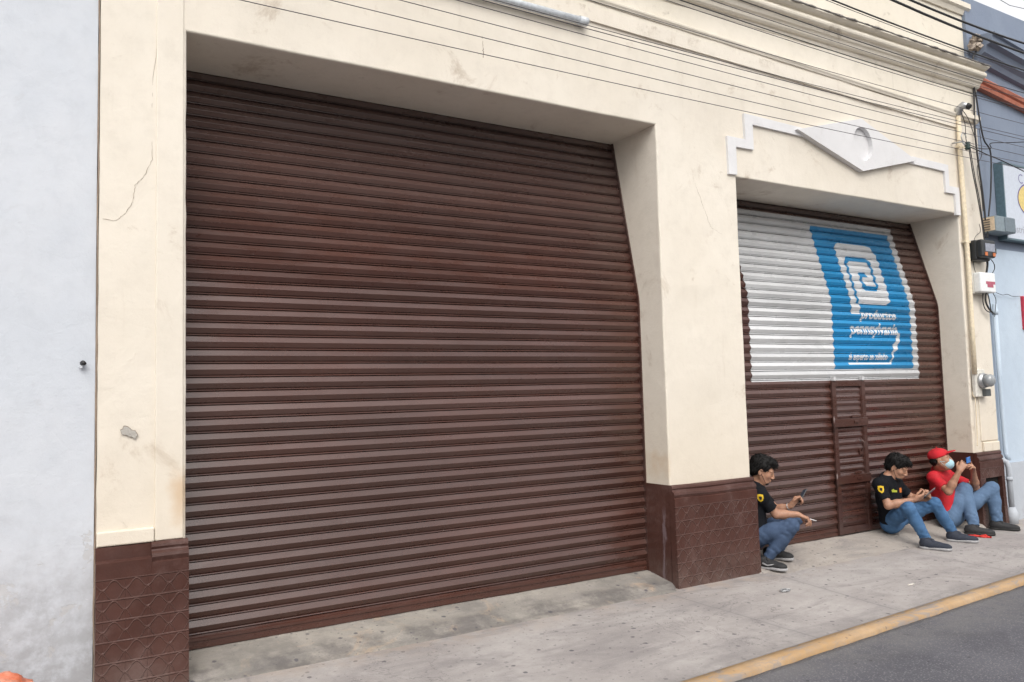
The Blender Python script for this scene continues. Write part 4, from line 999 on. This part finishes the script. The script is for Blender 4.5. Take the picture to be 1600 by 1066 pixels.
def hand(S, w_, f, pn, th, curl=(35, 45, 30), s=1., thc=30, spread=4, idx=None):
    """w_ wrist, f towards the fingers, pn the side the palm faces, th the thumb side"""
    w_, f = NA(w_), nrm(f); pn = NA(pn); pn = nrm(pn-f*(pn@f)); th = NA(th); th = th-f*(th@f)-pn*(th@pn); th = nrm(th)
    tips = []
    for i, (o, L) in enumerate(((.030, .93), (.010, 1.0), (-.010, .94), (-.029, .76))):
        K = w_+(f*.088+th*o-pn*abs(o)*.12)*s - f*(.006 if i == 3 else 0)*s
        S.cone(w_+f*.005*s+th*o*.45*s, K, .0155*s, .0118*s, .016)
        a = 0; p = K; side = R(spread)*(1.5-i)/1.5*-1
        cu = curl if not (idx is not None and i == 0) else idx
        for j, (l, r0, r1) in enumerate(((.043, .0100, .0092), (.027, .0092, .0085), (.021, .0085, .0070))):
            a += cu[j]+(3*i if idx is None else 0); d = f*math.cos(R(a))+pn*math.sin(R(a))+th*(-side*.6); d = nrm(d)
            q = p+d*l*L*s; S.cone(p, q, r0*s, r1*s, .004); p = q
        tips.append(p)
    b = w_+(f*.022+th*.026+pn*.006)*s; d = nrm(f*.72+th*.62+pn*.32); m1 = b+d*.038*s
    S.cone(w_+f*.015*s+th*.008*s, b, .017*s, .016*s, .014); S.cone(b, m1, .0155*s, .012*s, .010)
    d2 = nrm(f*math.cos(R(thc))+pn*math.sin(R(thc))+th*.12); m2 = m1+d2*.030*s; m3 = m2+nrm(d2+pn*.25-th*.25)*.024*s
    S.cone(m1, m2, .0115*s, .0105*s, .005); S.cone(m2, m3, .0105*s, .0082*s, .004)
    return tips
def head(S, c, f, u, s=1.):
    """c centre of the skull, f where the face looks, u up"""
    c, f = NA(c), nrm(f); u = NA(u); u = nrm(u-f*(u@f)); l = np.cross(u, f); A = (f, l, u)
    q = lambda a, b, d: c+(f*a+l*b+u*d)*s
    S.ell(q(-.012, 0, .028), (.094*s, .074*s, .088*s), A, .01)
    S.ell(q(.028, 0, -.030), (.060*s, .060*s, .082*s), A, .03)
    S.ell(q(.052, 0, -.082), (.030*s, .032*s, .026*s), A, .035)
    for b in (-1, 1):
        S.ell(q(.052, b*.036, -.022), (.030*s, .022*s, .022*s), A, .02)
        S.cone(q(.0, b*.058, -.045), q(.046, b*.026, -.088), .016*s, .014*s, .025)
        S.ell(q(.084, b*.031, .006), (.016*s, .017*s, .011*s), A, .012, 's')
        S.ell(q(.070, b*.030, .004), (.0155*s, .0155*s, .0125*s), A, .006)
        S.cone(q(.080, b*.012, .022), q(.070, b*.046, .022), .009*s, .007*s, .012)
        S.ell(q(-.006, b*.076, -.012), (.018*s, .0085*s, .031*s), (f-l*b*.35, l, u-f*.15), .005)
        S.ell(q(-.002, b*.085, -.010), (.009*s, .005*s, .017*s), (f-l*b*.35, l, u), .004, 's')
        S.ell(q(.096, b*.011, -.033), (.011*s, .0085*s, .0075*s), A, .006)
    S.cone(q(.088, 0, .012), q(.106, 0, -.028), .0075*s, .0105*s, .009)
    S.ell(q(.089, 0, -.055), (.011*s, .022*s, .0052*s), A, .006); S.ell(q(.087, 0, -.066), (.011*s, .020*s, .0062*s), A, .006)
    S.ell(q(.100, 0, -.0605), (.008*s, .018*s, .0014*s), A, .002, 's')
    return q, A
def face_bits(S, q, A, root, s=1., lookdown=False, lips=True):
    f, l, u = A
    for b in (-1, 1):
        e = Sdf().ell(q(.0735, b*.030, .003), (.0128*s, .013*s, .0035*s if lookdown else .0058*s), A, .001); e.mesh('eye', .0022, M['eye'], root)
        e = Sdf().ell(q(.0825, b*.030, .001 if lookdown else .0025), (.0055*s, .0058*s, .003*s if lookdown else .0052*s), A, .001); e.mesh('iris', .0018, M['brow'], root)
        S.decal([(-.019, -.003), (0, .0015), (.017, -.002), (.019, .002), (.002, .0075), (-.017, .003)], q(.09, b*.031, .0275), -l, u, .0015, 'eyebrow', M['brow'], root)
    if lips: S.decal([(-.021, .0), (-.008, .006), (0, .0045), (.008, .006), (.021, .0), (.009, -.009), (-.009, -.009)], q(.10, 0, -.061), -l, u, .0008, 'lips', M['lip'], root)
def shoe(toe_dir, heel, root, mu, ms, L=.275, up=(0, 0, 1), stripe=None):
    f = nrm(toe_dir); u = NA(up); u = nrm(u-f*(u@f)); l = np.cross(u, f); A = (f, l, u); h = NA(heel); q = lambda a, b, d: h+f*a+l*b+u*d
    S = Sdf(); S.ell(q(.050, 0, .050), (.052, .037, .050), A, .02); S.cone(q(.06, 0, .055), q(.055, 0, .095), .040, .038, .03, cut=True)
    S.cone(q(.10, 0, .050), q(.16, .004, .040), .040, .034, .03); S.ell(q(L-.060, .004, .030), (.060, .044, .034), A, .03); S.ell(q(.13, 0, .035), (.09, .037, .032), A, .03)
    S.cone(q(.085, 0, .088), q(.12, 0, .088), .020, .014, .015); S.plane(q(0, 0, .014), -u)
    o = S.mesh('shoe', .0048, mu, root, disp=lambda P: .0008*np.sin((P-h)@f*420))
    T = Sdf(); T.ell(q(.052, 0, .012), (.058, .041, .05), A, .01); T.ell(q(L-.067, .003, .012), (.070, .049, .05), A, .02); T.cone(q(.06, 0, .012), q(L-.08, 0, .012), .038, .042, .02)
    T.plane(q(0, 0, .024), u, .003); T.plane(q(0, 0, 0), -u, .006)
    T.mesh('sole', .0045, ms, o)
    mb = MB()
    for k in range(5):
        a = .10+.017*k; z_ = .090-.008*k
        mb.tube([q(a, -.020, z_-.008), q(a+.003, 0, z_+.004), q(a, .020, z_-.008)], .0032, 5)
    mb.tube([q(.10, 0, .096), q(.11, -.02, .10), q(.125, -.032, .085), q(.13, -.028, .075)], .0022, 5).tube([q(.10, 0, .096), q(.112, .022, .10), q(.13, .03, .08)], .0022, 5)
    mb.build('laces', ms if ms is M['sole_k'] else mu, o)
    if stripe:
        sp = Sdf(); sp.p = S.p
        S.decal([(-.02, .004), (.03, -.012), (.075, .002), (.09, .012), (.03, .0), (-.01, .016)], q(.10, -.05, .045), f, u, .0012, 'side_stripe', stripe, o)
    return q
SHIELD = [(-.026, .030), (0, .036), (.026, .030), (.027, 0), (.018, -.024), (0, -.036), (-.018, -.024), (-.027, 0)]
def person(P, J):
    """J: joints in metres. builds body, shirt, jeans, hair"""
    g_ = {k: (NA(v) if not isinstance(v, (str, dict, float, int, bool, bpy.types.Material)) else v) for k, v in J.items()}
    s = g_.get('hs', 1.0)
    B = Sdf()
    q, A = head(B, g_['head'], g_['face'], g_['up'], s); f, l, u = A
    ch, pel, nk = g_['chest'], g_['pel'], g_['neck']
    B.cone(nk-(g_['head']-nk)*.15, q(-.020, 0, -.045), .056, .053, .03)
    B.cone(nk-NA((0,0,.02)), (g_['shR']+nk)/2-NA((0,0,.02)), .038, .035, .03); B.cone(nk-NA((0,0,.02)), (g_['shL']+nk)/2-NA((0,0,.02)), .038, .035, .03)
    B.cone(ch, pel, .085, .085, .03); B.cone(ch, nk, .085, .05, .04)
    for sd_ in 'RL':
        sh, el, wr = g_['sh'+sd_], g_['el'+sd_], g_['wr'+sd_]
        B.cone(ch+(sh-ch)*.4, sh, .05, .036, .03); B.cone(sh, el, .040, .038, .02)
        B.cone(el, el+(wr-el)*.35, .038, .040, .02); B.cone(el+(wr-el)*.3, wr, .040, .0255, .02)
        hd = J['hand'+sd_]; hand(B, wr+nrm(wr-el)*.004, hd['f'], hd['p'], hd['t'], hd.get('curl', (35, 45, 30)), .98, hd.get('thc', 30), idx=hd.get('idx'))
        hp, kn, an = g_['hip'+sd_], g_['kn'+sd_], g_['an'+sd_]
        B.cone(pel, hp, .07, .07, .02); B.cone(hp, kn, .065, .045, .02); B.cone(kn, an, .045, .036, .02); B.cone(an, an+NA((0, 0, -.05)), .036, .036, .01)
    body = B.mesh('person', .0042, M['skin'], None)
    loc = Vector((*g_['pel'][:2], -.08)); body.location = loc; body.data.transform(Matrix.Translation(-loc)); body.data.update()
    face_bits(B, q, A, body, s, J.get('lookdown', False), J.get('lips', True))
    # shirt
    T = Sdf(); cf = g_['cf']; cl = nrm(g_['shL']-g_['shR']); cu = nrm(nk-pel)
    T.ell(ch, (.112, .168, .17), (cf, cl, cu), .05); T.ell(pel*.55+ch*.45, (.108, .150, .16), (cf, cl, cu), .06); T.ell(pel+cu*.04, (.115, .158, .10), (cf, cl, cu), .06)
    T.plane(pel-cu*.07, -cu, .01)
    T.cone(g_['shR'], g_['shL'], .056, .056, .05); T.cone(g_['shR']*.5+g_['shL']*.5-cu*.02, nk+cu*.012-cf*.008, .085, .070, .05)
    T.cone(g_['shR']*.8+g_['shL']*.2, nk-cu*.005-cf*.01, .052, .060, .03); T.cone(g_['shL']*.8+g_['shR']*.2, nk-cu*.005-cf*.01, .052, .060, .03)
    for sd_ in 'RL':
        sh, el = g_['sh'+sd_], g_['el'+sd_]; e = sh+(el-sh)*J.get('slv', .72)
        T.cone(ch+(sh-ch)*.6, sh, .072, .057, .05); T.cone(sh, e, .056, .054, .03, cut=True)
    T.cone(nk+cu*.100+cf*.012, nk+cu*.24+cf*.03, .066, .09, .004, 's')
    js = [g_['shR']*.7+g_['elR']*.3, pel+cf*.08+cu*.08, pel+cu*.14+cf*.1, g_['shL']*.7+g_['elL']*.3]
    fd = folds(js, .006, 85, [cf+cu*.3, cl, cl+cu*.4, cf+cu*.3])
    shirt = T.mesh('shirt', .006, J['mshirt'], body, disp=fd)
    D = Sdf()
    D.ell(pel-NA((0, 0, .01)), (.118, .158, .105), (cf, cl, cu), .05); D.plane(pel+cu*.06, cu, .01)
    jf = []; jx = []
    for sd_ in 'RL':
        hp, kn, an = g_['hip'+sd_], g_['kn'+sd_], g_['an'+sd_]; w = J.get('jw', 1.)
        D.cone(hp, hp+(kn-hp)*.5, .090*w, .080*w, .05); D.cone(hp+(kn-hp)*.5, kn, .080*w, .064*w, .03)
        D.cone(kn, kn+(an-kn)*.4, .063*w, .062*w, .03); D.cone(kn+(an-kn)*.4, an+(an-kn)*.03, .062*w, .050*w, .02, cut=True)
        ld = np.cross(kn-hp, kn-an); jf += [kn, an+(kn-an)*.15, hp+(kn-hp)*.12, kn+(hp-kn)*.25]; jx += [ld, ld, ld, ld+(kn-hp)*.2]
    jeans = D.mesh('jeans', .006, J['mjeans'], body, disp=folds(jf, .008, 95, jx))
    return body, B, T, D, q, A, shirt
def hair(q, A, s, root, fringe=.0, vol=.016, sweep=0, beard=False):
    f, l, u = A; H = Sdf()
    H.ell(q(-.020, 0, .045), ((.098+vol)*s, (.079+vol*.8)*s, (.080+vol*1.3)*s), A, .02); H.ell(q(-.055, 0, -.015), (.060*s, (.070+vol*.3)*s, .070*s), A, .03)
    H.ell(q(.045, sweep*.02, .090+vol*.3), (.050*s, .056*s, .028*s), A, .03)
    if fringe: H.ell(q(.078, .012, .072), (.026*s, .046*s, (.018+fringe)*s), A, .015)
    H.ell(q(.105, 0, -.020), (.095*s, .095*s, .082*s), A, .012, 's')
    for b in (-1, 1): H.ell(q(.012, b*.085, -.030), (.034*s, .035*s, .036*s), A, .012, 's')
    H.plane(q(-.05, 0, -.075), -u, .02)
    hm = H.mesh('hair', .0045, M['hair'], root, disp=lambda P: .0045*np.sin(((P-q(0, 0, 0))@l)*150+4*np.sin((P-q(0, 0, 0))@f*42))*np.sin((P-q(0, 0, 0))@u*60+3*np.sin((P-q(0, 0, 0))@f*80))+.004*np.sin((P@NA((1, 1, .4)))*95))
    rs = random.Random(7); vs = hm.data.vertices; off = NA(root.location); mb = MB(); c0 = q(0, 0, .02)
    for _ in range(420):
        v = vs[rs.randrange(len(vs))]; p = NA(v.co)+off; n_ = NA(v.normal)
        if (p-c0)@u < -.03 and rs.random() < .6: continue
        d = nrm(n_*(.30+.5*rs.random())+f*(.55+.3*rs.random())*(1 if (p-c0)@u > .02 else -.1)-u*(.35 if (p-c0)@u < .05 else -.1)+NA([rs.uniform(-.35, .35) for _ in range(3)]))
        L = rs.uniform(.014, .030); p0 = p-n_*.006
        mb.tube([p0, p0+d*L*.5+n_*.002, p0+nrm(d-n_*.4)*L], [.0042, .003, .0006], 4, False)
    mb.build('hair_strands', M['hair'], hm)
    return hm
def phone_obj(c, up, nrmv, lab, mat=None, sz=(.036, .075, .0045)):
    """c centre, up long axis, nrmv screen normal"""
    up = nrm(up); n_ = NA(nrmv); n_ = nrm(n_-up*(n_@up)); sd_ = np.cross(up, n_); ax = (sd_, up, n_)
    mtx = Matrix([(*[float(a[i]) for a in ax], float(c[i])) for i in range(3)]+[(0, 0, 0, 1)])
    e = MB().box(-sz[0], sz[0], -sz[1], sz[1], -sz[2], sz[2], mtx).build('mobile_phone', mat or M['phone'], None, bevel=.003)
    lc = Vector([float(v) for v in c]); e.location = lc; e.data.transform(Matrix.Translation(-lc)); e.data.update()
    MB().box(-sz[0]+.003, sz[0]-.003, -sz[1]+.006, sz[1]-.006, sz[2]+.0003, sz[2]+.0008, mtx).build('screen', M['screen'], e)
    MB().box(sz[0]-.022, sz[0]-.006, sz[1]-.026, sz[1]-.006, -sz[2]-.0015, -sz[2]-.0003, mtx).build('camera_bump', M['screen'], e)
    tag(e, lab, 'phone'); return e
def PT(px, py, y): return NA(at(px, py, y))
# --- the man crouching by the middle pier
cf1 = nrm((.75, -.66, 0)); l1 = np.cross((0, 0, 1), cf1)
pel = NA((5.555, .135, .19)); shR = PT(1188, 774, .03); shL = shR+l1*.33+NA((0, 0, .005)); nk = (shR+shL)/2+NA((0, 0, .045))-cf1*.01
J1 = dict(head=PT(1191, 735, .12), face=(.60, -.74, -.40), up=(.25, -.32, 1), hs=1.07, pel=pel, chest=pel*.35+nk*.65-cf1*.03, neck=nk, shR=shR, shL=shL,
  elR=PT(1213, 804, -.04), wrR=PT(1246, 804, -.16), elL=PT(1214, 797, .12), wrL=PT(1235, 791, .0),
  handR=dict(f=PT(1262, 811, -.22)-PT(1246, 804, -.16), p=(-.1, .1, -1), t=l1, curl=(42, 58, 30), thc=40, idx=(24, 38, 18)),
  handL=dict(f=PT(1248, 776, -.01)-PT(1236, 790, .02), p=(.3, -.55, .15), t=-np.cross(nrm((.5, -.3, .8)), (.3, -.55, .15)), curl=(50, 55, 35), thc=20),
  hipR=pel-l1*.085, hipL=pel+l1*.085, knR=PT(1237, 822, -.19), knL=PT(1243, 811, -.02), anR=PT(1201, 870, -.035), anL=PT(1213, 864, .10), cf=cf1,
  mshirt=M['shirt_k'], mjeans=M['jeans1'], lookdown=True, jw=.93)
b1, B1, T1, D1, q1, A1, sh_1 = person('a', J1)
tag(b1, 'man in black T-shirt and slate jeans crouching against the middle pier, phone in one hand', 'person')
hair(q1, A1, 1.07, b1, fringe=.008, vol=.006)
Mk = Sdf(); Mk.ell(q1(.044, 0, -.090), (.050, .047, .024), A1, .01); Mk.ell(q1(.0, 0, .03), (.10, .1, .09), A1, .01, 's'); Mk.mesh('face_mask', .0045, M['mask_k'], b1)
MB().tube([q1(.06, -.045, -.085), q1(.03, -.066, -.05), q1(.004, -.084, -.02)], .0022, 5).build('mask_strap', M['mask_k'], b1)
T1.decal(SHIELD, PT(1189, 779, -.03), (.84, -.54, 0), (-.12, -.0, 1), .0035, 'sleeve_badge', M['yellow'], b1)
T1.decal([(a*.45, b*.45) for a, b in SHIELD], PT(1189, 779, -.03), (.84, -.54, 0), (-.12, -.0, 1), .0050, 'badge_mark', M['brow'], b1)
w_ = NA(J1['wrL']); d_ = nrm(w_-NA(J1['elL'])); a_ = nrm(np.cross(d_, (0, 0, 1))); c_ = np.cross(d_, a_)
MB().tube([w_-d_*.02+(a_*math.cos(t)+c_*math.sin(t))*.030 for t in [k*math.pi/8 for k in range(17)]], .0045, 6).build('bracelet', M['steel'], b1)
shoe((.26, -.96, 0), (5.485, .06, -.066), b1, M['shoe_k'], M['sole_w'], .285, up=(0, -.17, 1), stripe=M['sole_w'])
shoe((.45, -.86, 0), (5.735, .20, -.040), b1, M['shoe_k'], M['sole_w'], .27, up=(0, -.17, 1))
phone_obj(PT(1253, 775, -.03), PT(1259, 765, -.04)-PT(1247, 787, -.03), (-.35, .25, .35), 'black phone held up in the left hand of the crouching man')
pc = PT(1265, 811, -.245)
cg = MB().tube([pc, pc+NA((.045, -.035, -.018))], .0042, 8).build('cigarette', M['sock']); tag(cg, 'lit white cigarette between the fingers of the crouching man', 'cigarette')
# --- the man in black sitting with a phone
cf2 = nrm((.16, -.98, 0)); l2 = np.cross((0, 0, 1), cf2)
pel = PT(1396, 812, .165); shR = PT(1374, 757, .10); shL = shR+l2*.345+NA((0, 0, -.012)); nk = (shR+shL)/2+NA((0, 0, .05))+cf2*.01
J2 = dict(head=PT(1402, 730, .045), face=(.22, -.93, -.50), up=(.12, -.42, 1), hs=1.05, pel=pel, chest=pel*.36+nk*.64-cf2*.02, neck=nk, shR=shR, shL=shL,
  elR=PT(1388, 790, -.0), wrR=PT(1428, 781, -.17), elL=PT(1424, 778, .07), wrL=PT(1446, 782, -.09),
  handR=dict(f=PT(1442, 775, -.22)-PT(1428, 781, -.17), p=(.35, .35, .55), t=(-.1, -.6, .8), curl=(35, 50, 35), thc=15),
  handL=dict(f=PT(1454, 771, -.17)-PT(1446, 782, -.09), p=(-.7, .1, .5), t=(.0, .5, .8), curl=(45, 55, 35), thc=15),
  hipR=pel-l2*.09, hipL=pel+l2*.09, knR=PT(1420, 794, -.175), knL=PT(1460, 787, -.165), anR=PT(1447, 843, -.26), anL=PT(1490, 834, -.235), cf=cf2,
  mshirt=M['shirt_k'], mjeans=M['jeans2'], lookdown=True, jw=.92)
b2, B2, T2, D2, q2, A2, sh_2 = person('b', J2)
tag(b2, 'man in black T-shirt and bright blue jeans sitting against the shutter bent over a phone', 'person')
hair(q2, A2, 1.05, b2, fringe=.010, vol=.007)
Mk = Sdf(); Mk.ell(q2(.042, -.006, -.090), (.050, .048, .024), A2, .01); Mk.ell(q2(.0, 0, .03), (.10, .1, .09), A2, .01, 's'); Mk.mesh('face_mask', .0045, M['mask_k'], b2)
MB().tube([q2(.05, -.050, -.085), q2(.02, -.068, -.05), q2(.004, -.084, -.02)], .0022, 5).build('mask_strap', M['mask_k'], b2)
sb = PT(1377, 765, .04)
T2.decal(SHIELD, sb, (.82, -.57, 0), (-.1, -.1, 1), .0035, 'sleeve_badge', M['yellow'], b2)
T2.decal([(a*.45, b*.45) for a, b in SHIELD], sb, (.82, -.57, 0), (-.1, -.1, 1), .0050, 'badge_mark', M['brow'], b2)
T2.decal([(-.045, .008), (-.015, .022), (.0, .008), (.045, .002), (.04, -.018), (-.03, -.014)], PT(1396, 767, .05), (1, -.1, 0), (0, .1, 1), .003, 'chest_print', M['greenp'], b2)
T2.decal([(-.030, .024), (.026, .024), (.030, -.024), (-.026, -.024)], PT(1410, 766, .03), (1, -.1, 0), (0, .1, 1), .003, 'chest_print', M['orangep'], b2)
shoe((.36, -.93, 0), PT(1437, 858, -.245)*NA((1, 1, 0))+NA((0, 0, -.090)), b2, M['shoe_n'], M['sole_w'], .285)
shoe((.48, -.87, 0), PT(1479, 846, -.195)*NA((1, 1, 0))+NA((0, 0, -.089)), b2, M['shoe_n'], M['sole_w'], .285)
for k in 'RL': an = NA(J2['an'+k]); Sdf().cone(an+NA((0, 0, .02)), an-NA((0, -.01, .055)), .040, .040, .01).mesh('sock', .005, M['sock'], b2)
phone_obj(PT(1452, 771, -.185), PT(1459, 764, -.20)-PT(1446, 775, -.16), (-.1, .55, .6), 'dark phone in both hands of the man in blue jeans')
# --- the man with the red cap
cf3 = nrm((.22, -.97, 0)); l3 = np.cross((0, 0, 1), cf3)
pel = PT(1486, 808, .08); shR = PT(1459, 746, .12); shL = shR+l3*.37+NA((0, 0, -.0)); nk = (shR+shL)/2+NA((0, 0, .05))-cf3*.0
J3 = dict(head=PT(1469, 718, .09), face=(.46, -.86, .14), up=(-.06, .14, 1), hs=1.07, pel=pel, chest=pel*.36+nk*.64-cf3*.02, neck=nk, shR=shR, shL=shL,
  elR=PT(1482, 768, -.07), wrR=PT(1499, 736, -.17), elL=PT(1524, 762, -.02), wrL=PT(1521, 737, -.12),
  handR=dict(f=PT(1508, 722, -.20)-PT(1499, 736, -.17), p=(.6, .25, .1), t=(-.2, .9, .5), curl=(45, 50, 30), thc=30),
  handL=dict(f=PT(1519, 724, -.16)-PT(1521, 737, -.12), p=(-.7, .2, .1), t=(.1, .9, .3), curl=(45, 50, 30), thc=30, idx=(5, 12, 8)),
  hipR=pel-l3*.095, hipL=pel+l3*.095, knR=PT(1507, 764, -.01), knL=PT(1550, 763, -.13), anR=PT(1522, 821, -.165), anL=PT(1558, 813, -.17), cf=cf3,
  mshirt=M['shirt_r'], mjeans=M['jeans3'], lips=False, jw=1.06)
b3, B3, T3, D3, q3, A3, sh_3 = person('c', J3)
tag(b3, 'man in red shirt and cap sitting by the right pier with a blue face mask', 'person')
Hh = Sdf(); Hh.ell(q3(-.045, 0, .0), (.060, .079, .070), A3, .02); Hh.plane(q3(0, 0, -.075), -A3[2], .02); Hh.plane(q3(.02, 0, 0), A3[0], .02)
Hh.mesh('hair', .0045, M['hair'], b3, disp=lambda P: fbm(P, 90, .003))
Cp = Sdf(); Cp.ell(q3(-.010, 0, .042), (.108, .090, .080), A3, .01); cn = nrm(A3[2]-A3[0]*.22); Cp.plane(q3(0, 0, .024), -cn, .004)
cap = Cp.mesh('cap', .0045, M['shirt_r'], b3, disp=lambda P: fbm(P, 40, .001))
Vz = Sdf(); v_ax = (nrm(A3[0]+A3[2]*.28), A3[1], nrm(A3[2]-A3[0]*.28)); Vz.ell(q3(.085, 0, .048), (.082, .074, .026), v_ax, .004); Vz.ell(q3(.080, 0, .022), (.12, .115, .040), v_ax, .004, 's'); Vz.plane(q3(.055, 0, 0), -A3[0], .01)
Vz.mesh('visor', .004, M['shirt_r'], cap); Sdf().ell(q3(-.010, 0, .124), (.007, .007, .006), A3).mesh('button', .002, M['shirt_r'], cap)
Cp.decal([(-.016, -.008), (.016, -.008), (.014, .010), (-.012, .012)], q3(.094, 0, .078), -A3[1], A3[2], .0015, 'cap_print', M['sock'], cap)
Mk = Sdf(); Mk.ell(q3(.058, 0, -.052), (.064, .064, .060), A3, .01); Mk.plane(q3(.036, 0, 0), -A3[0]+A3[2]*.15, .006)
mk = Mk.mesh('face_mask', .0038, M['mask_b'], b3, disp=lambda P: .0016*np.sin(((P-q3(0, 0, 0))@A3[2])*420))
for z in (-.02, -.085): MB().tube([q3(.055, -.050, z*.7-.008), q3(.03, -.072, z*.5-.012), q3(.0, -.088, -.012)], .0018, 5).build('ear_loop', M['mask_b'], mk)
T3.decal([(-.035, .008), (.035, .010), (.035, -.008), (-.035, -.010)], PT(1487, 756, .0), (1, -.1, 0), (0, .1, 1), .003, 'chest_print', M['yellow'], b3)
shoe((.60, -.80, 0), PT(1507, 833, -.115)*NA((1, 1, 0))+NA((0, 0, -.088)), b3, M['shoe_k'], M['sole_k'], .285)
shoe((.42, -.90, 0), PT(1546, 824, -.105)*NA((1, 1, 0))+NA((0, 0, -.087)), b3, M['shoe_k'], M['sole_k'], .285)
an = NA(J3['anL']); Sdf().cone(an+NA((0, 0, .02)), an-NA((0, -.01, .055)), .042, .040, .01).mesh('sock', .005, M['sock'], b3)
ph = PT(1513, 719, -.21)
phone_obj(ph, PT(1519, 717, -.17)-PT(1507, 721, -.24), nrm(NA(J3['head'])-ph), 'blue cased phone held up in both hands by the man with the red cap', simple('blue_phone_case', (.02, .16, .50), .35), sz=(.030, .060, .006))

# ------------------------------------------------------------------ house across the street (stands behind the camera, shades and mirrors into the shutters)
ob = empty('opposite_building', (5, -9.5, 0)); tag(ob, 'plain ochre house front across the street', 'building')
ob.name = 'ochre_house'
M['ochre'] = simple('ochre_plaster', (.30, .25, .18), .85)
MB().box(-14, 28, -14, -9.3, -.2, 3.6).build('wall', M['ochre'], ob)
for k in range(7):
    x = -10+k*5.5; MB().box(x, x+1.3, -9.299, -9.26, -.04, 2.5).build('door', M['wicket'], ob)
